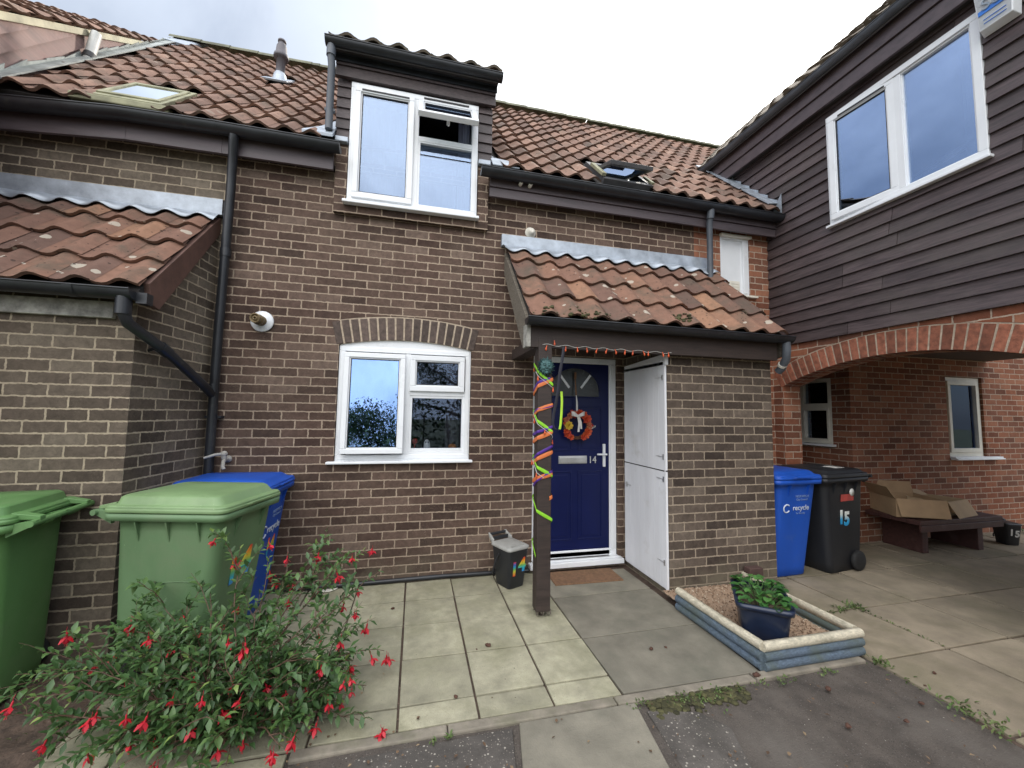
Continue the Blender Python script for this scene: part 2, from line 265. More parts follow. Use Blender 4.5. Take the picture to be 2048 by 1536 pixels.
# ------------------------------------------------------------------ mesh helpers
class MB:
    def __init__(s): s.v = []; s.f = []; s.t = []; s.sm = []; s.uv = None
    def face(s, pts, t=0.5, smooth=False):
        i = len(s.v); s.v += [tuple(p) for p in pts]; s.f.append(tuple(range(i, i + len(pts)))); s.t.append(t); s.sm.append(smooth)
    def grid(s, rows, t=0.5, smooth=True, closed=False, tf=None):
        """rows of equal length point lists"""
        i0 = len(s.v); n = len(rows[0])
        for r in rows: s.v += [tuple(p) for p in r]
        for a in range(len(rows) - 1):
            for b in range(n if closed else n - 1):
                c = (b + 1) % n
                s.f.append((i0 + a * n + b, i0 + a * n + c, i0 + (a + 1) * n + c, i0 + (a + 1) * n + b)); s.t.append(tf(a, b) if tf else t); s.sm.append(smooth)
    def box(s, a, b, t=0.5):
        x0, y0, z0 = [min(p, q) for p, q in zip(a, b)]; x1, y1, z1 = [max(p, q) for p, q in zip(a, b)]
        V = [(x0, y0, z0), (x1, y0, z0), (x1, y1, z0), (x0, y1, z0), (x0, y0, z1), (x1, y0, z1), (x1, y1, z1), (x0, y1, z1)]
        s.hexa(V, t)
    def hexa(s, V, t=0.5):
        i = len(s.v); s.v += [tuple(p) for p in V]
        for f in ((0, 3, 2, 1), (4, 5, 6, 7), (0, 1, 5, 4), (1, 2, 6, 5), (2, 3, 7, 6), (3, 0, 4, 7)):
            s.f.append(tuple(i + k for k in f)); s.t.append(t); s.sm.append(False)
    def prism(s, poly, d, t=0.5):
        """extrude polygon (list of 3d pts) along vector d"""
        n = len(poly); d = Vector(d); P = [Vector(p) for p in poly]; i = len(s.v)
        s.v += [tuple(p) for p in P] + [tuple(p + d) for p in P]
        s.f.append(tuple(i + k for k in range(n))[::-1]); s.f.append(tuple(i + n + k for k in range(n)))
        for k in range(n): s.f.append((i + k, i + (k + 1) % n, i + n + (k + 1) % n, i + n + k))
        s.t += [t] * (n + 2); s.sm += [False] * (n + 2)
    def tube(s, pts, r, n=10, t=0.5, cap=True, smooth=True):
        P = [Vector(p) for p in pts]; rows = []; up = None
        rr = r if isinstance(r, (list, tuple)) else [r] * len(P)
        for k, p in enumerate(P):
            d = (P[min(k + 1, len(P) - 1)] - P[max(k - 1, 0)]).normalized()
            if up is None:
                up = Vector((0, 0, 1)) if abs(d.z) < 0.9 else Vector((1, 0, 0))
            a = d.cross(up).normalized(); up2 = a.cross(d).normalized(); up = up2
            rows.append([p + rr[k] * (math.cos(2 * math.pi * j / n) * a + math.sin(2 * math.pi * j / n) * up2) for j in range(n)])
        s.grid(rows, t, smooth, True)
        if cap: s.face(rows[0][::-1], t); s.face(rows[-1], t)
    def lathe(s, prof, c, axis='Z', n=20, t=0.5):
        rows = []
        for r, h in prof:
            row = []
            for j in range(n):
                a = 2 * math.pi * j / n; u, v = r * math.cos(a), r * math.sin(a)
                p = {'Z': (u, v, h), 'Y': (u, h, v), 'X': (h, u, v)}[axis]
                row.append((c[0] + p[0], c[1] + p[1], c[2] + p[2]))
            rows.append(row)
        s.grid(rows, t, True, True)
    def ball(s, c, r, n=8, t=0.5, sq=(1, 1, 1)):
        rows = []
        for a in range(n + 1):
            th = math.pi * a / n
            rows.append([(c[0] + sq[0] * r * math.sin(th) * math.cos(2 * math.pi * b / (n + 2)), c[1] + sq[1] * r * math.sin(th) * math.sin(2 * math.pi * b / (n + 2)), c[2] + sq[2] * r * math.cos(th)) for b in range(n + 2)])
        s.grid(rows, t, True, True)
    def xf(s, M):
        s.v = [tuple(M @ Vector(p)) for p in s.v]; return s
    def build(s, name, mat, parent=None, origin=(0, 0, 0), bevel=0.0, fixn=True, seg=2, auto_uv=True):
        ox, oy, oz = origin
        me = bpy.data.meshes.new(name)
        me.from_pydata([(x - ox, y - oy, z - oz) for x, y, z in s.v], [], s.f)
        me.polygons.foreach_set('use_smooth', s.sm)
        at = me.attributes.new('tint', 'FLOAT_COLOR', 'CORNER')
        if auto_uv: uvl = me.uv_layers.new(name='UVMap')
        vals = []; uvs = []
        for p in me.polygons:
            n = p.normal; ax = max(range(3), key=lambda k: abs(n[k])); q = s.t[p.index]
            for li in p.loop_indices:
                vals += [q, q, q, 1.0]
                x, y, z = s.v[me.loops[li].vertex_index]
                uvs += [(y, z), (x, z), (x, y)][ax]
        at.data.foreach_set('color', vals)
        if auto_uv: uvl.data.foreach_set('uv', [c for c in uvs])
        if mat: me.materials.append(mat)
        o = bpy.data.objects.new(name, me); COL.objects.link(o)
        if parent is not None: o.parent = parent
        else: o.location = origin
        if fixn:
            import bmesh
            b = bmesh.new(); b.from_mesh(me); bmesh.ops.recalc_face_normals(b, faces=b.faces[:]); b.to_mesh(me); b.free()
        if bevel:
            md = o.modifiers.new('bevel', 'BEVEL'); md.width = bevel; md.segments = seg; md.limit_method = 'ANGLE'; md.angle_limit = R(40)
            md.harden_normals = False
        me.update()
        return o
def tag(o, label=None, cat=None, group=None, kind=None):
    if label: o['label'] = label
    if cat: o['category'] = cat
    if group: o['group'] = group
    if kind: o['kind'] = kind
    return o
def thing(name, label, cat, loc=(0, 0, 0), rotz=0.0, group=None):
    o = bpy.data.objects.new(name, None); COL.objects.link(o); o.location = loc; o.rotation_euler = (0, 0, rotz)
    o.empty_display_size = 0.1
    return tag(o, label, cat, group)
def struct(name, mb, mat, **k):
    return tag(mb.build(name, mat, None, **k), kind='structure')
def rect_cells(u0, u1, v0, v1, holes):
    us = sorted({u0, u1, *[min(max(h[i], u0), u1) for h in holes for i in (0, 1)]}); vs = sorted({v0, v1, *[min(max(h[i], v0), v1) for h in holes for i in (2, 3)]})
    for a, b in zip(us, us[1:]):
        for c, d in zip(vs, vs[1:]):
            mu, mv = (a + b) / 2, (c + d) / 2
            if not any(h[0] < mu < h[1] and h[2] < mv < h[3] for h in holes): yield a, b, c, d
def wall(mb, P, thick, u0, u1, v0, v1, holes=(), back=True, ends=True):
    """P(u, v, d) -> 3d point, d = depth into the wall"""
    for a, b, c, d in rect_cells(u0, u1, v0, v1, holes):
        mb.face([P(a, c, 0), P(b, c, 0), P(b, d, 0), P(a, d, 0)])
        if back: mb.face([P(a, c, thick), P(a, d, thick), P(b, d, thick), P(b, c, thick)])
    def edge(a, b, c, d): mb.face([P(a, b, 0), P(c, d, 0), P(c, d, thick), P(a, b, thick)])
    if not ends: return
    edge(u0, v0, u1, v0); edge(u0, v1, u1, v1); edge(u0, v0, u0, v1); edge(u1, v0, u1, v1)
    for h in holes:
        a, b, c, d = max(h[0], u0), min(h[1], u1), max(h[2], v0), min(h[3], v1)
        edge(a, c, b, c); edge(a, d, b, d); edge(a, c, a, d); edge(b, c, b, d)
def text(name, body, size, mat, parent, loc, rot, extrude=0.0012, align='CENTER', sx=1.0, bold=0.0):
    cu = bpy.data.curves.new(name, 'FONT'); cu.body = body; cu.size = size; cu.extrude = extrude; cu.align_x = align; cu.offset = bold
    cu.resolution_u = 6
    ob = bpy.data.objects.new(name, cu); COL.objects.link(ob)
    dg = bpy.context.evaluated_depsgraph_get(); me = bpy.data.meshes.new_from_object(ob.evaluated_get(dg))
    COL.objects.unlink(ob); bpy.data.objects.remove(ob); bpy.data.curves.remove(cu)
    me.name = name
    ys = [v.co.y for v in me.vertices] or [0, 1]; xs = [v.co.x for v in me.vertices] or [0, 1]
    y0, y1, x0, x1 = min(ys), max(ys), min(xs), max(xs)
    uv = me.uv_layers[0] if me.uv_layers else me.uv_layers.new(name='UVMap')
    for l in me.loops:
        c = me.vertices[l.vertex_index].co; uv.data[l.index].uv = ((c.x - x0) / max(1e-6, x1 - x0), (c.y - y0) / max(1e-6, y1 - y0))
    for v in me.vertices: v.co.x *= sx
    me.materials.clear(); me.materials.append(mat)
    o = bpy.data.objects.new(name, me); COL.objects.link(o); o.parent = parent
    o.location = loc; o.rotation_euler = rot
    return o

# ------------------------------------------------------------------ roof tiles
TH = math.atan(1.021)
def wave(u):           # height of the pantile's section, 0..1 across one tile
    return (0.5 + 0.5 * math.cos(2 * math.pi * (u - 0.72))) ** 1.15
def tiles(mb, O, ex, es, en, x0, ncol, per, s0, nrow, gauge, holes=(), amp=0.044, smax=None, seed=1, clip=None):
    r = random.Random(seed); O, ex, es, en = Vector(O), Vector(ex), Vector(es), Vector(en); nu = 9
    for j in range(nrow):
        for i in range(ncol):
            xa = x0 + i * per; sa = s0 + j * gauge; cx, cs = xa + per / 2, sa + gauge / 2
            if any(h[0] < cx < h[1] and h[2] < cs < h[3] for h in holes): continue
            if clip and not clip(cx, cs): continue
            t = min(1, max(0, r.gauss(0.5, 0.24))); ds = r.gauss(0, .006); dn = abs(r.gauss(0, .004)); sk = r.gauss(0, .009)
            top = min(sa + gauge + 0.05, smax) if smax else sa + gauge + 0.05
            lo, hi, lip = [], [], []
            for k in range(nu + 1):
                u = k / nu * 1.07; h = amp * wave(u) + (0.004 if u > 1 else 0); x = xa + u * per
                s_lo = sa + ds + sk * (u - .5)
                lo.append(O + ex * x + es * s_lo + en * (h + 0.034 + dn)); hi.append(O + ex * x + es * top + en * (h + 0.004 + dn * .3))
                lip.append(O + ex * x + es * (s_lo + .004) + en * (h + 0.012 + dn))
            mid = [a.lerp(b, 0.5) - en * 0.001 for a, b in zip(lo, hi)]
            mb.grid([lo, mid, hi], t, True)
            mb.grid([lip, lo], t * 0.9, False)
            mb.grid([[p - en * 0.0005 + es * .10 for p in lip], lip], t * 0.9, False)
def lead_dress(mb, O, ex, es, en, x0, x1, per, phase0, s_lo, s_hi, amp=0.044, seed=3):
    r = random.Random(seed); O, ex, es, en = Vector(O), Vector(ex), Vector(es), Vector(en); n = int((x1 - x0) / .02)
    rows = [[], [], [], []]
    for k in range(n + 1):
        x = x0 + (x1 - x0) * k / n; u = ((x - phase0) / per) % 1.0; h = amp * wave(u)
        wob = 0.010 * math.sin(x * 9.1) + 0.006 * math.sin(x * 23 + 1)
        rows[0].append(O + ex * x + es * (s_lo + wob) + en * (h + 0.042)); rows[1].append(O + ex * x + es * (s_lo + wob) + en * (h + 0.047))
        rows[2].append(O + ex * x + es * (s_lo + .5 * (s_hi - s_lo)) + en * (h * .6 + 0.05)); rows[3].append(O + ex * x + es * s_hi + en * 0.045)
    mb.grid(rows, 0.5, True)
def gutter(mb, a, b, r=0.058, side=(0, -1, 0), n=12):
    """half-round gutter between a and b, with a rim, end caps and joints"""
    a, b = Vector(a), Vector(b); s_ = Vector(side); up = Vector((0, 0, 1)); rows = []
    L_ = (b - a).length
    for p in (a, b):
        rows.append([p + r * (math.cos(math.pi * k / n) * s_ - math.sin(math.pi * k / n) * up) for k in range(n + 1)])
    mb.grid(rows, 0.5, True)
    inner = [[p + (r - .004) * (math.cos(math.pi * k / n) * s_ - math.sin(math.pi * k / n) * up) for k in range(n + 1)] for p in (a, b)]
    mb.grid(inner, 0.5, True)
    mb.tube([a + s_ * r, b + s_ * r], 0.006, 6)
    for row in rows: mb.face(row)
    d = (b - a).normalized(); q = 0.9
    while q < L_ - .2:
        rows = [[a + d * (q + e) + (r + .004) * (math.cos(math.pi * k / n) * s_ - math.sin(math.pi * k / n) * up) for k in range(n + 1)] for e in (0, .05)]
        mb.grid(rows, 0.5, True); q += 1.9
def frame(mb, P, u0, u1, v0, v1, w, d0, d1, t=0.5):
    """rectangular frame of four butted bars; P(u, v, d)"""
    def bx(a, b, c, d):
        mb.hexa([P(a, c, d0), P(b, c, d0), P(b, c, d1), P(a, c, d1), P(a, d, d0), P(b, d, d0), P(b, d, d1), P(a, d, d1)], t)
    bx(u0, u1, v0, v0 + w); bx(u0, u1, v1 - w, v1); bx(u0, u0 + w, v0 + w, v1 - w); bx(u1 - w, u1, v0 + w, v1 - w)
def pbox(mb, P, u0, u1, v0, v1, d0, d1, t=0.5):
    mb.hexa([P(u0, v0, d0), P(u1, v0, d0), P(u1, v0, d1), P(u0, v0, d1), P(u0, v1, d0), P(u1, v1, d0), P(u1, v1, d1), P(u0, v1, d1)], t)
def room(mb, P, u0, u1, v0, v1, d0, d1):
    mb.face([P(u0, v0, d1), P(u1, v0, d1), P(u1, v1, d1), P(u0, v1, d1)])
    for a, b, c, d in ((u0, v0, u1, v0), (u0, v1, u1, v1), (u0, v0, u0, v1), (u1, v0, u1, v1)):
        mb.face([P(a, b, d0), P(c, d, d0), P(c, d, d1), P(a, b, d1)])
def curtain(mb, P, u0, u1, v0, v1, d, amp=0.02, k=40):
    n = int(abs(u1 - u0) / 0.012) + 2; ph = rnd.uniform(0, 6)
    row = lambda v, dd: [P(u0 + (u1 - u0) * i / n, v, d + dd + amp * math.sin(k * (u1 - u0) * i / n + ph) + .4 * amp * math.sin(2.3 * k * (u1 - u0) * i / n)) for i in range(n + 1)]
    mb.grid([row(v0, 0), row((v0 + v1) / 2, 0), row(v1, 0)], .5, True)
    mb.grid([row(v0, .003), row(v1, .003)], .5, True)
def sash(name, parent, origin, P, u0, u1, v0, v1, w=0.055, d0=-0.012, d1=0.05, glass=None, mat=None, tilt=None):
    """an opening light: frame, black gasket line and a pane"""
    a = MB(); frame(a, P, u0, u1, v0, v1, w, d0, d1)
    frame(a, P, u0 + w, u1 - w, v0 + w, v1 - w, 0.012, d0 + .012, d1)
    g = MB(); frame(g, P, u0 + w + .012, u1 - w - .012, v0 + w + .012, v1 - w - .012, 0.005, d0 + .014, d1 - .005)
    p = MB(); pbox(p, P, u0 + w + .005, u1 - w - .005, v0 + w + .005, v1 - w - .005, d0 + .026, d0 + .034)
    if tilt:
        for q in (a, g, p): q.xf(tilt)
    o = a.build(name, mat or UPVC, parent, origin, bevel=0.005)
    return o, g.build('gasket', GASKET, parent, origin), p.build('pane', glass, parent, origin)

# ------------------------------------------------------------------ ground
g = MB(); g.face([(-90, -90, -.05), (90, -90, -.05), (90, 90, -.05), (-90, 90, -.05)]); struct('ground', g, GROUND)
g = MB(); n = 60
def gz(x, y): return -0.012 + 0.006 * math.sin(2.1 * x + .6) * math.sin(3.3 * y) + 0.004 * math.sin(7 * x + 5 * y)
g.grid([[(-3.5 + 7.2 * i / n, -7 + 5.2 * j / 40, gz(-3.5 + 7.2 * i / n, -7 + 5.2 * j / 40)) for i in range(n + 1)] for j in range(41)]); struct('tarmac_path', g, TARMAC)
g = MB()
def sz(x, y): return -0.006 + 0.018 * math.sin(5 * x + 2 * y) * math.sin(4 * y + 1) + rnd.uniform(-.008, .008)
g.grid([[(-3.6 + 2.76 * i / 46, -2.6 + 2.6 * j / 46, sz(-3.6 + 2.76 * i / 46, -2.6 + 2.6 * j / 46)) for i in range(47)] for j in range(47)], smooth=False); struct('soil', g, SOIL)
g = MB(); g.box((-.95, -1.8, -.04), (3.66, .02, -.014)); g.box((3.64, -7, -.04), (14, .04, -.014)); struct('joint_sand', g, SOIL)
def slabs(mb, xs, ys, gap=0.0045, seed=1, th=0.035, big=0.0):
    r = random.Random(seed)
    for a, b in zip(xs, xs[1:]):
        for c, d in zip(ys, ys[1:]):
            x0, x1, y0, y1 = min(a, b) + gap + r.uniform(0, .003), max(a, b) - gap - r.uniform(0, .003), min(c, d) + gap + r.uniform(0, .003), max(c, d) - gap - r.uniform(0, .003)
            z = [r.uniform(-.004, .003) for _ in range(4)]; t = r.uniform(0, 1)
            mb.hexa([(x0, y0, -th), (x1, y0, -th), (x1, y1, -th), (x0, y1, -th), (x0, y0, z[0]), (x1, y0, z[1]), (x1, y1, z[2]), (x0, y1, z[3])], t)
g = MB(); slabs(g, [-.87, -.56, -.148, .264, .676, 1.088, 1.5, 1.907], [-.012, -.397, -.794, -1.215, -1.624, -1.797], seed=4); struct('patio_paving', g, SLAB, bevel=.004)
g = MB(); slabs(g, [-.87, -.45, .2], [-1.80, -2.3, -2.8], seed=9, gap=.008); struct('side_paving', g, SLAB, bevel=.004)
g = MB(); slabs(g, [1.907, 2.86], [-.10, -.60, -1.22, -1.797], seed=5); struct('door_path', g, SLAB_D, bevel=.004)
g = MB(); slabs(g, [3.66, 4.34, 4.98, 5.65, 6.33, 7.0, 7.68, 8.36, 9.03, 9.7, 10.4, 11.1, 11.8], [.04, -.05, -.67, -1.29, -1.87, -2.49, -3.1, -3.7, -4.3], seed=6, gap=.007)
struct('passage_paving', g, SLAB_R, bevel=.005)
g = MB()
for a, b in ((.2, .92), (.92, 1.84), (1.84, 2.76), (2.76, 3.62)): g.box((a + .003, -1.862, -.05), (b - .003, -1.80, .004 + rnd.uniform(-.004, .006)), rnd.random())
struct('kerb', g, KERB, bevel=.008)
g = MB(); g.prism([(1.28, -1.868, -.02), (1.94, -1.868, -.02), (1.87, -2.30, -.02), (1.17, -2.42, -.02)], (0, 0, .021), .6); struct('loose_slab', g, SLAB_D, bevel=.006)
g = MB(); g.prism([(1.97, -1.93, -.02), (2.24, -2.0, -.02), (2.33, -2.13, -.02), (2.2, -2.45, -.02), (1.9, -2.6, -.02), (1.93, -2.3, -.02)], (0, 0, .019), .5)
g.prism([(.5, -1.90, -.02), (1.24, -1.885, -.02), (1.14, -2.5, -.02), (.3, -2.5, -.02)], (0, 0, .015), .1); struct('aggregate_patch', g, AGG, bevel=.006)

# ------------------------------------------------------------------ house with the blue door
H = thing('brick_house', 'brown brick terraced house with blue front door, flat dormer window and tiled porch', 'house', (1.4, 0, 0)); HO = (1.4, 0, 0)
PF = lambda u, v, d: (u, d, v)                       # facade: u = x, v = z, d = depth behind the face
LW = (0.0, 1.243, 1.10, 2.52)                         # opening of the ground-floor window, arch included
DR = (1.893, 2.850, 0.0, 2.19)
UW = (0.01, 1.262, 3.515, 4.3)
b = MB(); wall(b, PF, .22, -1.0, 3.863, -.05, 4.0, [LW, DR, UW])
cx_, zs, rise, half = 0.6215, 2.195, 0.068, 0.6215
RI = (half ** 2 + rise ** 2) / (2 * rise)
def arc_in(x): return zs + rise - (RI - math.sqrt(max(0, RI ** 2 - (x - cx_) ** 2)))
RO = RI + 0.232; zc = zs + rise - RI
n = 40
# spandrels between the arch's back and the square opening
zo = lambda x: zc + math.sqrt(RO ** 2 - (x - cx_) ** 2)
for k in range(n):
    xa, xb = 1.243 * k / n, 1.243 * (k + 1) / n
    b.face([(xa, 0, zo(xa)), (xb, 0, zo(xb)), (xb, 0, 2.52), (xa, 0, 2.52)])
wall_o = b.build('wall', BR_BROWN, H, HO)
vs = MB(); mo = MB(); nv = 17; a0 = math.asin(half / RI) * 1.045
for k in range(nv):
    aa, ab = -a0 + 2 * a0 * (k + .11) / nv, -a0 + 2 * a0 * (k + .89) / nv
    j0, j1 = rnd.uniform(-.002, .002), rnd.uniform(-.003, .003)
    pts = [(cx_ + (RI + .004) * math.sin(aa), -.004 + j0, zc + (RI + .004) * math.cos(aa)), (cx_ + (RI + .004) * math.sin(ab), -.004 + j0, zc + (RI + .004) * math.cos(ab)),
           (cx_ + (RO - .012 + j1) * math.sin(ab), -.004 + j0, zc + (RO - .012 + j1) * math.cos(ab)), (cx_ + (RO - .012 + j1) * math.sin(aa), -.004 + j0, zc + (RO - .012 + j1) * math.cos(aa))]
    vs.prism(pts, (0, .1, 0), rnd.random())
arc = lambda r: [(cx_ + r * math.sin(-a0 + 2 * a0 * k / 30), .002, zc + r * math.cos(-a0 + 2 * a0 * k / 30)) for k in range(31)]
mo.grid([arc(RI + .002), arc(RO - .001)], smooth=False)
mo.grid([arc(RI + .002), [(x, .11, z) for x, y, z in arc(RI + .002)]], smooth=False)
ao = vs.build('window_arch', VOUSS, H, HO, bevel=.004); mo.build('arch_joints', MORTAR, ao, HO)

# ground-floor window
wf = MB(); frame(wf, PF, .004, 1.240, 1.118, 2.192, .045, .018, .10); frame(wf, PF, .018, 1.226, 1.130, 2.180, .04, .012, .09)
pbox(wf, PF, .604, .656, 1.170, 2.14, .018, .09); pbox(wf, PF, .656, 1.186, 1.735, 1.785, .018, .09)
n = 24
for k in range(n):   # plastic infill under the arch
    xa, xb = .012 + 1.22 * k / n, .012 + 1.22 * (k + 1) / n
    wf.face([(xa, .022, 2.192), (xb, .022, 2.192), (xb, .022, arc_in(xb) + .004), (xa, .022, arc_in(xa) + .004)])
wo = tag(wf.build('lower_window', UPVC, H, HO, bevel=.004), 'white plastic window under a brown brick arch')
sl = MB(); sl.box((-.058, -.06, 1.094), (1.268, .02, 1.117)); sl.box((.0, .0, 1.098), (1.243, .1, 1.12)); sl.build('window_sill', UPVC, wo, HO, bevel=.006)
GL_CASE = glass_mat('casement_glass', 0.5, gc=(.34, .52, .90)); GL_DARK = glass_mat('window_glass', 0.02, (0.86, 0.88, 0.9)); GL_UP = glass_mat('bedroom_glass', 0.16)
tilt = Matrix.Translation((0, -.01, 2.13)) @ Matrix.Rotation(R(-3.0), 4, 'X') @ Matrix.Translation((0, .01, -2.13))
a_, g_, p_ = sash('left_casement', wo, HO, PF, .055, .606, 1.185, 2.128, .046, -.018, .03, GL_CASE, tilt=tilt)
sash('top_light', wo, HO, PF, .652, 1.178, 1.778, 2.128, .05, -.012, .03, GL_DARK)
p = MB(); pbox(p, PF, .662, 1.165, 1.205, 1.735, .05, .056); p.build('pane', GL_DARK, wo, HO)
p = MB(); frame(p, PF, .650, 1.19, 1.165, 1.742, .030, .026, .085); pbox(p, PF, .68, 1.16, 1.195, 1.226, .03, .085); p.build('glazing_bead', UPVC, wo, HO, bevel=.003)
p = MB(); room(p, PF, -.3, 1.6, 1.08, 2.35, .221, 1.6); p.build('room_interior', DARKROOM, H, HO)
for xa, xb in ((1.02, 1.24), (-.1, .08)): p = MB(); curtain(p, PF, xa, xb, 1.12, 2.3, .30, .018); p.build('curtain', CURTAIN_D, H, HO)
p = MB(); p.box((.0, .101, 1.10), (1.243, .30, 1.205)); p.build('inner_sill', UPVC, wo, HO)

# dormer: brick piers, boarded cheeks, window, flat-fronted tiled top
b = MB(); wall(b, lambda u, v, d: (u, -.055 + d, v), .055, -.095, 1.372, 3.445, 4.14, [(.01, 1.262, 3.53, 4.2)]); b.build('dormer_brickwork', BR_BROWN, H, HO)
for xa, xb in ((-.105, .012), (1.258, 1.385)): b = MB(); b.box((xa, -.105, 4.11), (xb, 0, 4.16)); b.build('lead_apron', LEAD, H, HO, bevel=.006)
b = MB()
def boards_y(mb, x0, x1, z0, z1, y, pitch=.105, th=.02, seed=1):
    r = random.Random(seed); z = z0
    while z < z1 - .01:
        zt = min(z + pitch, z1); t = r.random(); j = r.uniform(-.002, .002)
        mb.hexa([(x0, y - th + j, z), (x1, y - th + j, z), (x1, y + .02, z), (x0, y + .02, z), (x0, y - .005, zt + .006), (x1, y - .005, zt + .006), (x1, y + .02, zt + .006), (x0, y + .02, zt + .006)], t); z += pitch
boards_y(b, -.11, .012, 4.16, 4.755, -.045, seed=2); boards_y(b, 1.258, 1.40, 4.16, 4.755, -.045, seed=3)
boards_y(b, -.125, 1.425, 4.76, 4.985, -.085, pitch=.112, seed=4)
b.build('dormer_boards', CLAD, H, HO)
for xa, xb in ((-.105, -.07), (1.36, 1.395)): b = MB(); b.box((xa, -.03, 4.15), (xb, 1.6, 5.0)); b.build('dormer_cheek', CLAD, H, HO)
DW = MB(); PD = lambda u, v, d: (u, -.075 + d, v)
frame(DW, PD, .018, 1.252, 3.545, 4.745, .05, .0, .10); frame(DW, PD, .036, 1.234, 3.56, 4.73, .045, -.008, .09)
pbox(DW, PD, .602, .66, 3.6, 4.7, -.004, .09); pbox(DW, PD, .66, 1.2, 4.258, 4.31, -.004, .09)
dw = tag(DW.build('dormer_window', UPVC, H, HO, bevel=.004), 'white upper window with its small top light ajar')
sl = MB(); sl.box((-.012, -.13, 3.518), (1.272, -.06, 3.546)); sl.build('window_sill', UPVC, dw, HO, bevel=.006)
sash('casement', dw, HO, PD, .062, .612, 3.585, 4.69, .05, -.03, .03, GL_UP)
p = MB(); pbox(p, PD, .675, 1.205, 3.585, 4.258, .03, .036); p.build('pane', GL_UP, dw, HO)
p = MB(); frame(p, PD, .655, 1.215, 3.575, 4.268, .024, .0, .05); p.build('glazing_bead', UPVC, dw, HO, bevel=.003)
tl = Matrix.Translation((0, -.09, 4.675)) @ Matrix.Rotation(R(-38), 4, 'X') @ Matrix.Translation((0, .09, -4.675))
s_, _, _ = sash('top_light', dw, HO, PD, .650, 1.222, 4.29, 4.675, .05, -.03, .02, GL_UP, tilt=tl)
hd = MB(); hd.box((.92, -.045, 4.335), (.95, -.005, 4.352)); hd.box((.93, -.02, 4.30), (.942, -.008, 4.345)); hd.xf(tl); hd.build('window_handle', UPVC, dw, HO)
v = MB(); pbox(v, PD, .12, .56, 4.652, 4.668, -.034, -.02); v.build('trickle_vent', GASKET, dw, HO)
v = MB(); pbox(v, PD, .70, 1.15, 4.700, 4.716, -.016, -.004); v.build('trickle_vent', GASKET, dw, HO)
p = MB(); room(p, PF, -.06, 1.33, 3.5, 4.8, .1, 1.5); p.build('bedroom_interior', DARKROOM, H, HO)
for xa, xb, zt_, am in ((.03, .60, 4.72, .014), (.66, 1.06, 4.17, .008), (1.07, 1.22, 4.72, .02)): p = MB(); curtain(p, PF, xa, xb, 3.55, zt_, .18, am, 60); p.build('curtain', CURTAIN, H, HO)
# dormer roof
DT = R(24); es = (0, math.cos(DT), math.sin(DT)); en = (0, -math.sin(DT), math.cos(DT))
b = MB(); tiles(b, (0, -.22, 5.005), (1, 0, 0), es, en, -.175, 7, .232, 0, 6, .32, seed=8); dro = b.build('dormer_roof', TILE_WING, H, HO)  # darker tile colour stands in for the backlit look of the dormer roof
b = MB(); b.prism([(-.15, -.20, 4.985), (-.15, 1.7, 4.985 + 1.9 * math.tan(DT)), (-.15, 1.7, 4.93 + 1.9 * math.tan(DT)), (-.15, -.20, 4.93)], (1.58, 0, 0)); b.build('roof_deck', DECK, dro, HO)
b = MB(); b.box((-.14, -.20, 4.955), (1.435, -.10, 4.98)); b.box((-.14, -.118, 4.90), (1.435, -.1, 4.96)); b.build('dormer_fascia', GUTTER, H, HO)
b = MB(); gutter(b, (-.20, -.205, 5.0), (1.47, -.205, 5.0), .055); b.build('dormer_gutter', GUTTER, H, HO)
b = MB(); b.tube([(-.15, -.205, 4.95), (-.15, -.20, 4.86), (-.145, -.17, 4.78), (-.145, -.165, 4.16)], .033, 12); b.tube([(-.15, -.20, 4.93), (-.15, -.20, 4.85)], .04, 12); b.box((-.19, -.17, 4.34), (-.10, -.14, 4.365)); b.build('dormer_downpipe', PIPE_GREY, H, HO)
b = MB(); r_ = random.Random(3)
for k in range(6):   # ragged stepped lead at the foot of the cheeks
    b.prism([(1.395 + .0, .02 + k * .13, 4.19 + k * .133), (1.395 + .20 - .02 * k, -.06 + k * .13, 4.12 + k * .133), (1.395 + .18 - .02 * k, .10 + k * .13, 4.29 + k * .133), (1.395, .2 + k * .13, 4.42 + k * .133)], (0, -.005, .012))
b.prism([(1.39, -.2, 4.05), (1.66, -.22, 4.04), (1.62, -.06, 4.2), (1.39, -.02, 4.24)], (0, -.006, .012))
b.build('dormer_flashing', LEAD, H, HO, bevel=.003); b = MB()
b.prism([(-.36, -.2, 4.07), (-.10, -.2, 4.07), (-.10, -.02, 4.25), (-.24, -.06, 4.22)], (0, -.006, .03)); b.prism([(-.24, -.12, 4.15), (-.10, -.12, 4.15), (-.10, .2, 4.48), (-.16, .1, 4.38)], (0, -.006, .05))
b.build('dormer_flashing', LEAD, H, HO, bevel=.003)

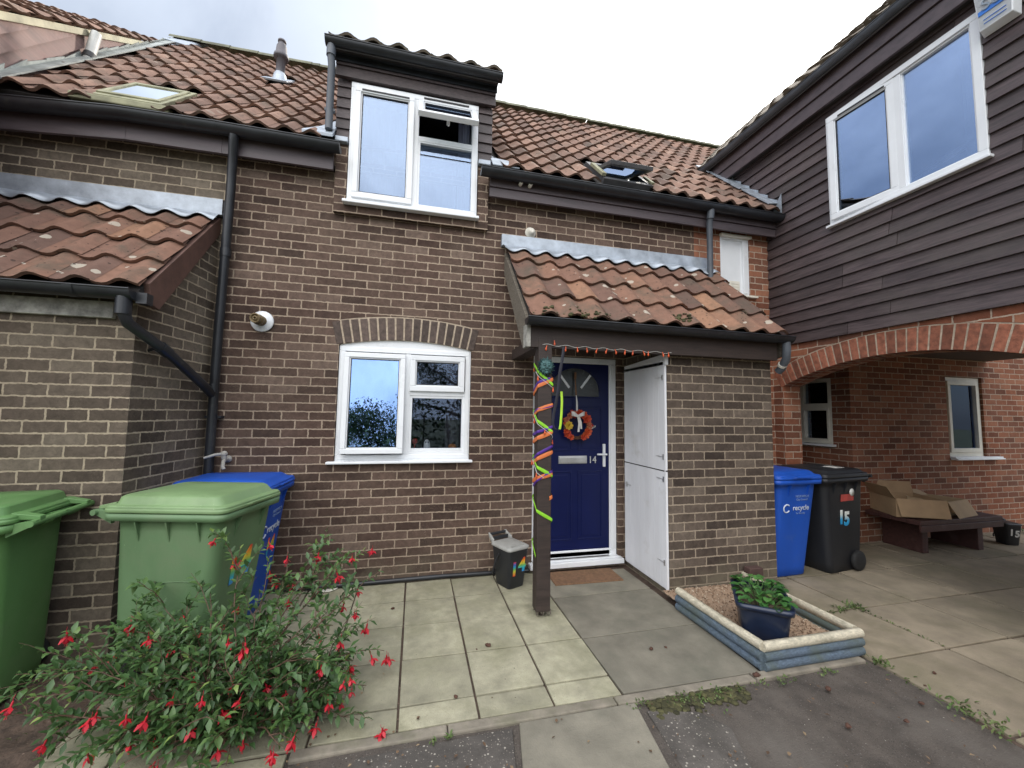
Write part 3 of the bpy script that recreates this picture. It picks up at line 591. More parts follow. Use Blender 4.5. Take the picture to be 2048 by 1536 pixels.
# main roof
ES = (0, math.cos(TH), math.sin(TH)); EN = (0, -math.sin(TH), math.cos(TH)); RO_ = (0, -.20, 4.02); SL = 4.60; PER = .212; GA = .333
def sY(y): return (y + .20) / math.cos(TH)
VL = (-1.98, -1.44, sY(-.12), sY(.44))
def main_roof(parent, origin, xa, xb, holes, seed, clip=None, skew=False):
    b = MB(); i0 = round(xa / PER); i1 = round(xb / PER)
    tiles(b, RO_, (1, 0, 0), ES, EN, i0 * PER, i1 - i0, PER, 0, 14, GA, holes, smax=SL, seed=seed, clip=clip)
    o = b.build('roof', TILE_MAIN, parent, origin)
    d = MB(); A = Vector(RO_) + Vector(EN) * -.002; B = A + Vector(ES) * SL
    for h in rect_cells(xa, xb, 0, SL, holes):
        P_ = [A + Vector((h[0], 0, 0)) + Vector(ES) * h[2], A + Vector((h[1], 0, 0)) + Vector(ES) * h[2], A + Vector((h[1], 0, 0)) + Vector(ES) * h[3], A + Vector((h[0], 0, 0)) + Vector(ES) * h[3]]
        if skew:
            P_ = [p if p.x > -2.6 - .18 * p.y else Vector((-2.6 - .18 * p.y, p.y, p.z)) for p in P_]
        d.prism(P_, Vector(EN) * -.05)
    d.build('roof_deck', DECK, o, origin)
    r = MB(); q = xa; rr = random.Random(seed)
    while q < xb - .05:
        e = min(q + .40, xb); t = rr.random()
        rows = [[(x, RO_[1] + math.cos(TH) * SL + .135 * math.cos(math.pi * k / 8) * w_, RO_[2] + math.sin(TH) * SL + .012 + .10 * math.sin(math.pi * k / 8) * w_) for k in range(9)] for x, w_ in ((q, 1.0), (e + .03, 1.08))]
        r.grid(rows, t, True); q += .40
    r.build('ridge_tiles', RIDGE, o, origin)
    k = MB(); yb = RO_[1] + math.cos(TH) * SL; zt = RO_[2] + math.sin(TH) * SL    # rear slope and back wall close the house
    k.prism([(xa, yb, zt), (xa, 2 * yb + .2, 4.0), (xa, 2 * yb + .2, 0), (xa, 2 * yb + .1, 0), (xa, 2 * yb + .1, 4.0), (xa, yb, zt - .06)], (xb - xa, 0, 0)); k.build('rear_slope', TILE_MAIN, o, origin)
    return o
SKY_R = (2.62, 3.22, sY(-.13), sY(.40))
CHEEK = (-.12, 1.42, sY(-.2), sY(1.45)); VENT = (-1.30, -1.09, sY(1.50), sY(1.83))
main_roof(H, HO, -1.06, 3.816, [CHEEK, SKY_R], 21)
b = MB(); b.box((-1.0, -.135, 3.80), (-.098, -.105, 4.03)); b.build('fascia_board', FASCIA, H, HO, bevel=.003)
b = MB(); b.box((1.376, -.135, 3.872), (4.946, -.105, 4.03)); b.box((1.376, -.118, 3.775), (4.946, -.09, 3.868)); b.build('fascia_board', FASCIA, H, HO, bevel=.003)
b = MB(); b.box((-1.0, -.104, 3.86), (-.1, .0, 3.88)); b.box((1.38, -.089, 3.86), (4.94, .0, 3.88)); b.build('soffit', DECK, H, HO)
b = MB(); gutter(b, (-1.0, -.205, 3.995), (-.03, -.205, 3.99), .066); b.build('gutter', GUTTER, H, HO)
b = MB(); gutter(b, (1.27, -.205, 3.99), (4.92, -.205, 3.985), .066); b.build('gutter', GUTTER, H, HO)
b = MB(); b.tube([(3.935, -.205, 3.93), (3.935, -.20, 3.87), (3.945, -.165, 3.80), (3.95, -.155, 3.15)], .033, 12); b.tube([(3.935, -.205, 3.94), (3.936, -.19, 3.84)], .04, 12); b.build('downpipe', PIPE_GREY, H, HO)
for x in (1.689, 1.79):
    b = MB(); b.lathe([(.0, -.19), (.017, -.19), (.020, -.185), (.020, -.13)], (x, 0, 3.93 - (x - 1.689) * .05), 'Y', 12); q = MB(); q.lathe([(.0, -.192), (.011, -.192)], (x, 0, 3.93 - (x - 1.689) * .05), 'Y', 10)
    o = b.build('overflow_pipe', CREAM, H, HO); q.build('pipe_mouth', GASKET, o, HO)
b = MB(); b.lathe([(0, -.055), (.02, -.06), (.028, -.055), (.035, -.03), (.05, -.012), (.06, 0)], (1.845, 0, 3.50), 'Y', 12); b.build('wall_outlet', CREAM, H, HO)

# porch: store with white boarded door, post, beam, tiled roof
b = MB(); PX = lambda u, v, d: (u, -.77 + d, v)
wall(b, PX, .1, 2.935, 4.092, -.03, 2.16)
wall(b, lambda u, v, d: (2.935 + d, u, v), .1, -.668, -.001, -.03, 2.2); wall(b, lambda u, v, d: (4.092 - d, u, v), .1, -.668, -.001, -.03, 2.2)
b.face([(4.09, -.77, 2.16), (4.09, 0, 2.16), (4.09, 0, 3.16), (4.09, -.77, 2.4)])
tag(b.build('store_wall', brick_mat('store_brick', [(0.0, (0.045, 0.033, 0.027)), (0.4, (0.075, 0.056, 0.045)), (0.75, (0.098, 0.075, 0.060)), (1, (0.135, 0.107, 0.085))], (0.32, 0.26, 0.195), pale=.35, green=.9, vary=.85, uoff=.06), H, HO), 'brown brick store wall mossy at its foot')
b = MB()
def leaf(z0, z1, seed):
    r = random.Random(seed); y = -.765
    k = 0
    while y < -.06:
        yb = min(y + .085, -.055); b.box((2.905, y + .0015, z0), (2.928, yb - .0015, z1)); y = yb; k += 1
leaf(.06, 1.072, 1); leaf(1.084, 2.07, 2)
b.box((2.903, -.775, .05), (2.9045, -.76, 2.07)); b.box((2.911, -.765, .05), (2.932, -.055, 1.070)); b.box((2.911, -.765, 1.086), (2.932, -.055, 2.07))
sd_ = tag(b.build('store_door', WHITEDOOR, H, HO, bevel=.0012), 'white boarded stable door split across the middle')
b = MB(); b.box((2.915, -.76, 1.0705), (2.93, -.06, 1.0855)); b.build('door_gap_shade', GASKET, sd_, HO)  # dark strip painted in for the shade between the two leaves
b = MB(); b.prism([(2.935, -.79, 2.04), (2.935, -.79, 2.14), (2.935, -.06, 2.10), (2.935, -.06, 2.04)], (-.03, 0, 0)); b.build('door_head', WHITEDOOR, sd_, HO)
b = MB()
for z in (.25, 1.18, 1.9, .98): q_ = MB(); q_.box((2.900, -.755, z), (2.905, -.735, z + .05)); q_.tube([(2.901, -.745, z + .025), (2.901, -.64, z + .028)], .0028, 5); q_.build('hinge', METAL, sd_, HO)
b.tube([(2.898, -.08, .86), (2.898, -.19, .855)], .005, 6); b.box((2.893, -.12, .83), (2.904, -.10, .88))
b.build('latch', METAL, sd_, HO)
b = MB(); b.tube([(1.725, -.845, .05), (1.725, -.845, .0)], .02, 8); b.box((1.668, -.90, .045), (1.783, -.79, 2.2)); po = tag(b.build('porch_post', BEAM, H, HO, bevel=.005), 'square brown timber post with a frayed foot')
b = MB()
for k in range(14): 
    x = 1.672 + .10 * (k % 5) / 4; y = -.893 + .04 * (k // 5); b.prism([(x, y, .05), (x + .022, y + .004, .05), (x + .012 + rnd.uniform(-.01, .01), y, rnd.uniform(.003, .03))], (0, .02, 0))
b.build('rotten_foot', OLDWOOD, po, HO)
b = MB(); b.box((1.60, -.895, 2.115), (4.05, -.86, 2.315)); b.box((1.62, -.855, 2.13), (2.935, -.78, 2.25)); b.build('porch_beam', BEAM, H, HO, bevel=.004)
b = MB(); b.box((1.66, -.78, 2.125), (1.78, .0, 2.225)); b.build('porch_side_beam', BEAM, H, HO, bevel=.004)
def slopebar(mb, x0, x1, ya, yb, za, zb, h, cut=.0):
    mb.prism([(x0, ya, za), (x0, yb, zb), (x0, yb + cut, zb - h * .9), (x0, yb + .12, zb - h * 1.02), (x0, ya, za - h * 1.1)], (x1 - x0, 0, 0))
b = MB(); slopebar(b, 1.565, 1.595, 0, -.90, 3.25, 2.335, .21, .02); tag(b.build('barge_board', OLDWOOD, H, HO, bevel=.003), 'weathered brown barge board with a bare grey end')
b = MB(); b.box((1.563, -.905, 2.115), (1.599, -.80, 2.30)); b.build('barge_end', GREYWOOD, H, HO, bevel=.003)
b = MB(); slopebar(b, 4.095, 4.12, 0, -.90, 3.25, 2.335, .2, .02); b.build('barge_board', OLDWOOD, H, HO, bevel=.003)
PO = (0, -.945, 2.335)
PP = .2275
b = MB(); tiles(b, PO, (1, 0, 0), ES, EN, 1.575, 11, PP, 0, 4, .327, smax=1.31, seed=31); pro = b.build('porch_roof', TILE, H, HO)
d = MB(); d.prism([(1.6, -.93, 2.345), (1.6, .0, 3.295), (1.6, .0, 3.23), (1.6, -.93, 2.28)], (2.49, 0, 0)); d.build('roof_deck', DECK, pro, HO)
b = MB(); lead_dress(b, PO, (1, 0, 0), ES, EN, 1.535, 4.08, PP, 1.575, 1.17, 1.335); b.box((1.525, -.055, 3.305), (3.0, -.001, 3.425)); b.box((2.985, -.058, 3.30), (4.02, -.002, 3.43)); 
tag(b.build('porch_flashing', LEAD, H, HO), 'crinkled grey lead strip above the porch tiles')
b = MB(); gutter(b, (1.545, -.965, 2.335), (4.13, -.965, 2.325), .057); b.build('porch_gutter', GUTTER, H, HO)
b = MB(); b.tube([(4.075, -.965, 2.30), (4.08, -.965, 2.22), (4.10, -.94, 2.13), (4.13, -.86, 2.05), (4.13, -.82, 2.02)], .036, 12); o = b.build('porch_downpipe', PIPE_GREY, H, HO)
b = MB(); b.tube([(4.115, -.89, 2.085), (4.122, -.872, 2.07)], .041, 12); b.build('pipe_collar', CREAM, o, HO)
b = MB(); r_ = random.Random(5)
for k in range(60):
    x = r_.choice([1.75, 1.95, 2.1, 2.95, 3.0, 1.7, 2.25]) + r_.gauss(0, .05); s = abs(r_.gauss(.04, .05)) if x < 2.6 else r_.uniform(.05, .2); u = ((x - 1.575) / PP) % 1
    p = Vector(PO) + Vector((x, 0, 0)) + Vector(ES) * s + Vector(EN) * (.044 * wave(u) + .032); q_ = r_.uniform(.008, .024); b.ball(p, q_, 5, r_.random(), (1, 1, .6))
MOSS = mk('moss', (0.055, 0.052, 0.02), 0.95, var=0.4, scale=30, bs=0.6, usetint=.5)
tag(b.build('roof_moss', MOSS, pro, HO), kind='stuff')

# front door
fr = MB(); frame(fr, PF, 1.897, 2.846, .09, 2.186, .062, .02, .11); pbox(fr, PF, 1.958, 1.975, .15, 2.125, .03, .1); pbox(fr, PF, 2.768, 2.785, .15, 2.125, .03, .1)
do = fr.build('door_frame', UPVC, H, HO, bevel=.006)
b = MB(); b.box((1.86, -.085, .035), (2.88, .03, .085)); b.box((1.90, -.05, .085), (2.845, .03, .10)); b.box((1.975, .02, .10), (2.768, .06, .165)); b.build('door_threshold', UPVC, do, HO, bevel=.006)
b = MB(); b.box((1.99, -.035, .1005), (2.74, .005, .104)); b.build('threshold_strip', METAL, do, HO)
dl = MB(); dl.box((1.978, .032, .152), (2.765, .08, 2.122))
def moulding(x0, x1, z0, z1):
    frame(dl, PF, x0, x1, z0, z1, .014, .026, .034); pbox(dl, PF, x0 + .04, x1 - .04, z0 + .04, z1 - .04, .028, .034)
moulding(2.06, 2.335, .27, .98); moulding(2.405, 2.68, .27, .98); moulding(2.06, 2.335, 1.19, 1.66); moulding(2.405, 2.68, 1.19, 1.66)
dle = tag(dl.build('door', BLUEDOOR, H, HO, bevel=.004), 'glossy navy blue front door numbered 14')
fx, fz, fr_ = 2.37, 1.765, .275
gl = MB(); gl.prism([(fx + fr_ * math.cos(math.pi * k / 20), .0275, fz + .06 + (fr_ - .03) * math.sin(math.pi * k / 20)) for k in range(21)] + [(fx - fr_, .0275, fz), (fx + fr_, .0275, fz)], (0, .004, 0)); gl.build('fanlight', mk('obscure_glass', (.035, .038, .04), .25, var=.4, scale=9), dle, HO)
gl = MB()
gl.tube([(fx + (fr_ + .008) * math.cos(math.pi * k / 24), .028, fz + .06 + (fr_ - .022) * math.sin(math.pi * k / 24)) for k in range(25)], .008, 6); gl.tube([(fx - fr_ - .01, .028, fz - .004), (fx + fr_ + .01, .028, fz - .004)], .008, 6); gl.build('fanlight_rim', BLUEDOOR, dle, HO)
for a in (48, 132):
    gl = MB(); c, s = math.cos(R(a)), math.sin(R(a)); p0 = Vector((fx + .10 * c, .022, fz + .02 + .10 * s)); p1 = Vector((fx + .265 * c, .022, fz + .05 + .25 * s)); nn = Vector((-s, 0, c)) * .012
    gl.prism([p0 - nn, p1 - nn, p1 + nn, p0 + nn], (0, .006, 0)); gl.build('glazing_bar', UPVC, dle, HO)
lp = MB(); lp.box((2.185, .018, 1.058), (2.505, .034, 1.138)); lp.box((2.20, .012, 1.07), (2.49, .02, 1.126)); lp.build('letter_plate', METAL, dle, HO, bevel=.004)
text('house_number', '14', .105, mk('silver_number', (.75, .75, .73), .3, metal=.6), dle, (2.57 - 1.4, .026, 1.06), (R(90), 0, 0), .004, sx=.9)
hh = MB(); hh.box((2.690, .012, 1.02), (2.718, .034, 1.262)); hh.tube([(2.704, -.03, 1.155), (2.704, .02, 1.155)], .011, 8); hh.tube([(2.712, -.032, 1.155), (2.60, -.034, 1.157)], .010, 8); hh.build('door_handle', UPVC, dle, HO, bevel=.004)
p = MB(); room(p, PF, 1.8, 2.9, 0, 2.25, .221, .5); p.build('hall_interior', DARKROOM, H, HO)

# right roof window, propped open
def onroof(x, y, n_=0.0): 
    s = sY(y); p = Vector(RO_) + Vector((x, 0, 0)) + Vector(ES) * s + Vector(EN) * n_; return p
def PR(u, v, d): return onroof(u, v, d)
GL_ROOF = glass_mat('roof_window_glass', .25, (.6, .68, .66))
VFRAME = mk('roof_window_frame', (.06, .06, .063), .5, var=.3); VFL = mk('green_mossy_frame', (.24, .235, .15), .8, var=.35, scale=8)
b = MB(); frame(b, PR, 2.62, 3.22, -.135, .36, .05, -.03, .06); rw = tag(b.build('roof_window', VFRAME, H, HO, bevel=.004), 'roof window tilted open above the porch')
rt = Matrix.Translation(onroof(0, .13, .08)) @ Matrix.Rotation(R(-24), 4, 'X') @ Matrix.Translation(-onroof(0, .13, .08))
b = MB(); frame(b, PR, 2.665, 3.175, -.105, .335, .05, .05, .095); b.xf(rt); so = b.build('tilted_sash', VFRAME, rw, HO, bevel=.004)
p = MB(); pbox(p, PR, 2.71, 3.13, -.07, .30, .07, .08); p.xf(rt); p.build('pane', GL_ROOF, rw, HO)
b = MB(); pbox(b, PR, 2.60, 2.65, -.10, .20, .065, .10); b.build('cover_flashing', VFL, rw, HO, bevel=.004)
b = MB(); pbox(b, PR, 3.19, 3.23, -.12, .05, .065, .09); b.build('cover_flashing', VFL, rw, HO, bevel=.004)
p = MB(); pbox(p, PR, 2.64, 3.2, -.12, .39, -.28, -.24); p.build('attic_interior', DARKROOM, rw, HO)

# ------------------------------------------------------------------ left neighbour with the lean-to store
NB = thing('neighbouring_house', 'weathered brown brick house on the left with a tiled lean-to and black gutters', 'house', (-2.2, 0, 0)); NO = (-2.2, 0, 0)
b = MB(); wall(b, PF, .22, -4.2, -1.0, -.05, 4.0); b.build('wall', BR_GREY, NB, NO)
main_roof(NB, NO, -3.18, -1.06, [VENT, VL], 22, lambda x, q: x > -2.55 - .18 * (q * math.cos(TH) - .2), skew=True)
b = MB(); b.box((-1.7, -.135, 3.80), (-1.0, -.105, 4.03)); b.prism([(-1.7, -.135, 3.80), (-2.75, -.135, 3.72), (-2.75, -.135, 4.0), (-1.7, -.135, 4.03)], (0, .03, 0)); b.build('fascia_board', FASCIA, NB, NO, bevel=.003)
b = MB(); b.box((-2.75, -.104, 3.86), (-1.0, .0, 3.88)); b.build('soffit', DECK, NB, NO)
b = MB(); gutter(b, (-2.75, -.205, 3.90), (-1.7, -.205, 3.985), .068); gutter(b, (-1.7, -.205, 3.985), (-1.0, -.205, 3.995), .068); b.build('gutter', GUTTER, NB, NO)
DPX = -.925
b = MB(); b.tube([(-.885, -.205, 3.94), (-.89, -.19, 3.88), (-.905, -.15, 3.80), (DPX, -.10, 3.5), (DPX - .03, -.075, 2.2), (DPX - .035, -.07, .0)], .036, 14)
for z in (1.72, 2.9): b.tube([(DPX - .012 - .02 * (z < 2), -.085, z), (DPX - .012 - .02 * (z < 2), -.085, z + .07)], .043, 14)
b.box((DPX - .09, -.07, 1.5), (DPX + .03, -.0, 1.52)); b.build('downpipe', GUTTER, NB, NO)
# store: splayed side wall, front wall, roof
A_, B_ = Vector((-1.03, 0)), Vector((-1.135, -.785)); dAB = (A_ - B_); LAB = dAB.length; dAB.normalize()
b = MB()
def PS(u, v, d): q = B_ + dAB * u; return (q.x - d, q.y, v)
wall(b, PS, .1, 0, LAB, -.05, 2.36, back=False, ends=False)
q = [PS(0, 2.36, 0), PS(LAB, 2.36, 0), PS(LAB, 3.24, 0), PS(.0, 2.42, 0)]; b.face(q)
wall(b, lambda u, v, d: (u, -.785 + d, v), .1, -4.2, -1.135, -.05, 2.3)
tag(b.build('store_wall', BR_GREY, NB, NO), 'greyish weathered brick of the lean-to store')
b = MB(); b.box((-4.2, -.822, 2.165), (-1.245, -.787, 2.275)); tag(b.build('store_lintel_board', GREYWOOD, NB, NO, bevel=.004), 'bare weathered board under the gutter')
LPO = (0, -.925, 2.335)
b = MB(); tiles(b, LPO, (1, 0, 0), ES, EN, -1.06 - 13 * .232, 13, .232, 0, 4, .327, smax=1.29, seed=41); lr = b.build('store_roof', TILE, NB, NO)
d = MB(); d.prism([(-4.1, -.91, 2.345), (-4.1, .0, 3.275), (-4.1, .0, 3.21), (-4.1, -.91, 2.28)], (3.04, 0, 0)); d.build('roof_deck', DECK, lr, NO)
b = MB(); lead_dress(b, LPO, (1, 0, 0), ES, EN, -4.1, -1.02, .232, -1.06, 1.155, 1.315); b.box((-4.1, -.055, 3.285), (-1.0, -.001, 3.425)); b.build('store_flashing', LEAD, NB, NO)
b = MB(); slopebar(b, -1.065, -1.025, .0, -.875, 3.285, 2.40, .145, .04); tag(b.build('barge_board', BARGE, NB, NO, bevel=.003), 'reddish brown sloping barge board')
b = MB(); gutter(b, (-4.2, -.945, 2.335), (-1.06, -.945, 2.325), .06); b.box((-1.06, -.935, 2.25), (-1.0, -.87, 2.32)); b.build('store_gutter', GUTTER, NB, NO)
b = MB(); b.tube([(-1.115, -.945, 2.30), (-1.115, -.945, 2.19), (-1.10, -.92, 2.12), (-1.03, -.62, 1.98), (-.975, -.20, 1.765), (-.965, -.09, 1.70)], [.036, .036, .034, .034, .034, .034], 14)
b.tube([(-1.115, -.945, 2.285), (-1.115, -.945, 2.17)], .042, 14); b.tube([(-1.043, -.68, 2.008), (-1.03, -.61, 1.974)], .041, 14); b.tube([(-1.05, -.7, 2.0), (-1.12, -.66, 1.98)], .012, 8)
b.build('store_downpipe', GUTTER, NB, NO)
# left roof window
b = MB(); frame(b, PR, -1.965, -1.45, -.13, .37, .05, -.03, .055); frame(b, PR, -1.93, -1.485, -.09, .335, .035, .04, .068); vw = tag(b.build('roof_window', VFL, NB, NO, bevel=.005), 'mossy roof window lying shut in the tiles')
p = MB(); pbox(p, PR, -1.90, -1.515, -.06, .305, .05, .058); p.build('pane', glass_mat('bright_roof_glass', .75, (.6, .68, .66), gc=(.95, .98, 1)), vw, NO)
p = MB(); pbox(p, PR, -1.96, -1.46, -.11, .42, -.28, -.24); p.build('attic_interior', DARKROOM, vw, NO)
p = MB(); p.box((-2.05, -.225, 4.035), (-1.36, -.12, 4.09)); p.build('lead_apron', VFL, vw, NO, bevel=.01)
# vent pipe on the roof
b = MB(); vx, vy = -1.19, 1.66; vz = onroof(0, vy).z
b.prism([tuple(onroof(vx - .15, 1.50, .06)), tuple(onroof(vx + .15, 1.50, .06)), tuple(onroof(vx + .15, 1.78, .03)), tuple(onroof(vx - .15, 1.78, .03))], Vector(EN) * .02)
b.lathe([(.10, -.10), (.09, .04), (.075, .12), (.06, .15)], (vx, vy, vz), n=18); vb = b.build('flue_base', LEAD, NB, NO)
b = MB(); b.lathe([(.055, .1), (.055, .36), (.088, .36), (.092, .38), (.088, .41), (.07, .43), (.062, .53), (.05, .56), (.042, .565), (.042, .595), (.05, .595), (.05, .62), (.0, .625)], (vx, vy, vz), n=18); tag(b.build('flue_terminal', mk('grey_terracotta_flue', (.10, .09, .10), .6, var=.3), NB, NO), 'grey flue terminal on the tiled roof')

# ------------------------------------------------------------------ pale pink boarded gable, top left
PK = thing('boarded_house', 'taller house with faded pink boarded gable and cream barge board at top left', 'house', (-3.2, 1.5, 0)); KO = (-3.2, 1.5, 0)
XP = lambda y, e=0.0: -2.61 - .18 * y + e         # the gable stands a little askew
zb = lambda y: 4.633 + (y + .135) * .805          # underside of the barge
zr = lambda y: 4.25 + 1.021 * y                   # main roof below
b = MB(); r_ = random.Random(8); ta = math.tan(R(48.5))
for k in range(60):     # boards laid along the rake
    c0, c1 = 1.6 + k * .17, 1.6 + (k + 1) * .17; t = r_.random(); ys = []; n_ = 60
    lo, hi = [], []
    for q in range(n_ + 1):
        y = -1.2 + 4.2 * q / n_; l_, h_ = max(c0 + ta * y, zr(y) - .12), min(c1 + ta * y + .02, zb(y) + .03)
        if h_ - l_ < .004:
            if lo: b.grid([lo, hi], t, False); lo, hi = [], []
            continue
        lo.append((XP(y) + .006 * (1 if l_ > zr(y) - .1 else 0), y, l_)); hi.append((XP(y) - .022 + .02 * (c1 + ta * y - h_), y, h_))
    if len(lo) > 1: b.grid([lo, hi], t, False)
b.build('boarding', PINK, PK, KO)
b = MB(); y0_, y1_ = -1.4, 3.05
b.prism([(XP(y0_) + .015, y0_, zb(y0_)), (XP(y1_) + .015, y1_, zb(y1_)), (XP(y1_) + .015, y1_, zb(y1_) + .075), (XP(y0_) + .015, y0_, zb(y0_) + .075)], (-.03, 0, 0)); b.build('barge_board', CREAMBOARD, PK, KO, bevel=.004)
th2 = math.atan(.805); b = MB(); up_ = Vector((-.18, 1, .805)).normalized(); ex_ = Vector((-1, -.18, 0)).normalized()
tiles(b, (XP(-1.4) + .03, -1.4, zb(-1.4) + .055), ex_, up_, ex_.cross(up_) * -1 if ex_.cross(up_).z < 0 else ex_.cross(up_), 0, 6, .212, 0, 17, .33, smax=5.75, seed=51); b.build('roof', TILE_MAIN, PK, KO)
b = MB(); b.prism([(XP(-1.4) - .03, -1.4, zb(-1.4) + .05), (XP(3.05) - .03, 3.05, zb(3.05) + .05), (XP(3.05) - .03, 3.05, 0), (XP(-1.4) - .03, -1.4, 0)], (-1.6, -.2, 0)); b.build('wall', PINK, PK, KO)
b = MB(); b.tube([(XP(.93) + .07, .93, 5.53), (XP(.88) + .07, .88, 5.32), (XP(.80) + .07, .80, 5.0)], .045, 12); o = b.build('soil_pipe', PIPE_PALE, PK, KO)
q = MB(); q.tube([(XP(.855) + .07, .86, 5.235), (XP(.84) + .07, .842, 5.17)], .052, 12); q.build('pipe_collar', GASKET, o, KO)
b = MB(); r_ = random.Random(2)
for k in range(15):
    y = -.3 + k * .22; y2 = y + .225; e = r_.uniform(-.02, .02)
    b.prism([(XP(y) + .012, y, zr(y) + .02), (XP(y2) + .012, y2, zr(y2) + .02), (XP(y2) + .012, y2, zr(y2) + .13 + e), (XP(y) + .012, y, zr(y) + .11 - e)], (.008, 0, 0)); b.prism([(XP(y) + .0, y, zr(y) + .075), (XP(y2), y2, zr(y2) + .075), (XP(y2) + .13, y2, zr(y2) + .075), (XP(y) + .13, y, zr(y) + .075)], (0, -.008, .008))
b.build('step_flashing', mk('mossy_lead', (.30, .32, .30), .7, var=.4, scale=6, bs=.3), PK, KO)
b = MB(); b.prism([(XP(2.7), 2.62, 7.0), (XP(3.05), 3.05, 7.40), (-2.72, 3.05, 7.40), (-2.86, 2.74, 7.06)], (0, -.02, .03)); b.build('ridge_flashing', LEAD, PK, KO)

# ------------------------------------------------------------------ house over the passage
W = thing('clad_house', 'house with dark boarded upper floor over a red brick arch', 'house', (6, -1.2, 0)); WO = (6, -1.2, 0)
b = MB(); wall(b, PF, .22, 3.863, 4.952, -.05, 3.9, [(4.228, 4.655, 3.03, 3.78)]); b.build('end_wall', BR_RED, W, WO)
XW = 4.95
PWg = lambda u, v, d: (XW + d, u, v)
yc, hw, zsp, ris = -1.25, 1.12, 1.94, .235
RA = (hw ** 2 + ris ** 2) / (2 * ris); zca = zsp + ris - RA; RE = RA + .222
zi = lambda y: zca + math.sqrt(max(0, RA ** 2 - (y - yc) ** 2)); ze = lambda y: zca + math.sqrt(max(0, RE ** 2 - (y - yc) ** 2))
b = MB(); TK = .25
wall(b, PWg, TK, -.13, .0, -.05, 2.5); wall(b, PWg, TK, -4.6, -2.37, -.05, 2.5)
n = 40
for k in range(n):
    ya, yb2 = -.13 - 2.24 * k / n, -.13 - 2.24 * (k + 1) / n
    b.face([(XW, ya, ze(ya)), (XW, yb2, ze(yb2)), (XW, yb2, 2.5), (XW, ya, 2.5)])
    b.face([(XW + TK, ya, zi(ya)), (XW + TK, yb2, zi(yb2)), (XW + TK, yb2, 2.5), (XW + TK, ya, 2.5)])
    b.face([(XW + .1, ya, zi(ya)), (XW + .1, yb2, zi(yb2)), (XW + TK, yb2, zi(yb2)), (XW + TK, ya, zi(ya))])
b.build('arch_wall', BR_RED, W, WO)
vs = MB(); nv = 31; a0 = math.asin(hw / RA) * 1.03
for k in range(nv):
    aa, ab = -a0 + 2 * a0 * (k + .09) / nv, -a0 + 2 * a0 * (k + .91) / nv; j = rnd.uniform(-.002, .002); e = rnd.uniform(-.004, .004)
    P_ = lambda a, r: (XW - .004 + j, yc - r * math.sin(a), zca + r * math.cos(a))
    vs.prism([P_(aa, RA + .003), P_(ab, RA + .003), P_(ab, RE - .010 + e), P_(aa, RE - .010 + e)], (.11, 0, 0), rnd.random())
ao = vs.build('brick_arch', VOUSS_R, W, WO, bevel=.004)
mo = MB(); ar = lambda r, x: [(x, yc - r * math.sin(-a0 + 2 * a0 * k / 40), zca + r * math.cos(-a0 + 2 * a0 * k / 40)) for k in range(41)]
mo.grid([ar(RA + .005, XW + .002), ar(RE - .002, XW + .002)], smooth=False); mo.grid([ar(RA + .005, XW + .002), ar(RA + .005, XW + .12)], smooth=False); mo.build('arch_joints', MORTAR, ao, WO)
# boarding round the big window
b = MB(); r_ = random.Random(6); z = 2.425; WIN = (-1.985, -.785, 3.60, 4.79); k = 0
def PB(u, v, d): return (XW + d, u, v)
while z < 5.0:
    zt = min(z + .122, 5.0)
    spans = [(-4.6, 1.25)] if not (z + .06 > WIN[2] and z + .06 < WIN[3]) else [(-4.6, WIN[0]), (WIN[1], 1.25)]
    for s0, s1 in spans:
        cuts = [s0, s1]
        if s1 - s0 > 3: cuts = [s0, r_.uniform(-3.2, -.3), s1]
        for u0, u1 in zip(cuts, cuts[1:]):
            t = r_.random(); j = r_.uniform(-.002, .002); u0 += .002; u1 -= .002
            b.hexa([(XW - .034 + j, u1, z), (XW - .034 + j, u0, z), (XW + .01, u0, z), (XW + .01, u1, z), (XW - .012 + j, u1, zt + .008), (XW - .012 + j, u0, zt + .008), (XW + .01, u0, zt + .008), (XW + .01, u1, zt + .008)], t)
    z += .122
b.build('boarding', CLADX, W, WO)
b = MB(); wall(b, PWg, .15, -4.6, 1.3, 2.5, 5.3, [WIN]); b.v = [(x + .012, y, z) for x, y, z in b.v]; b.build('upper_wall', DECK, W, WO)
wf = MB(); PWn = lambda u, v, d: (XW - .035 + d, u, v)
frame(wf, PWn, WIN[0], WIN[1], WIN[2], WIN[3], .055, -.005, .11); frame(wf, PWn, WIN[0] + .03, WIN[1] - .03, WIN[2] + .03, WIN[3] - .03, .04, .012, .1)
pbox(wf, PWn, -1.455, -1.375, WIN[2] + .06, WIN[3] - .06, .005, .1); ww = tag(wf.build('large_window', UPVC, W, WO, bevel=.004), 'large white two-light window in the dark boarding')
GL_W = glass_mat('wing_glass', .45, (.6, .65, .68))
hin = Matrix.Translation((XW - .03, -.83, 0)) @ Matrix.Rotation(R(5), 4, 'Z') @ Matrix.Translation((-(XW - .03), .83, 0))
sash('casement', ww, WO, PWn, -1.40, -.825, 3.635, 4.755, .06, -.045, .02, GL_W, tilt=hin)
v = MB(); pbox(v, PWn, -1.33, -.93, 4.70, 4.716, -.05, -.04); v.xf(hin); v.build('trickle_vent', GASKET, ww, WO)
p = MB(); pbox(p, PWn, -1.945, -1.45, 3.655, 4.735, .04, .046); p.build('pane', GL_W, ww, WO)
p = MB(); frame(p, PWn, -1.95, -1.445, 3.65, 4.74, .018, .02, .07); p.build('glazing_bead', UPVC, ww, WO, bevel=.003)
sl = MB(); sl.box((XW - .075, WIN[0] - .02, 3.575), (XW + .02, WIN[1] + .02, 3.60)); sl.build('window_sill', UPVC, ww, WO, bevel=.005)
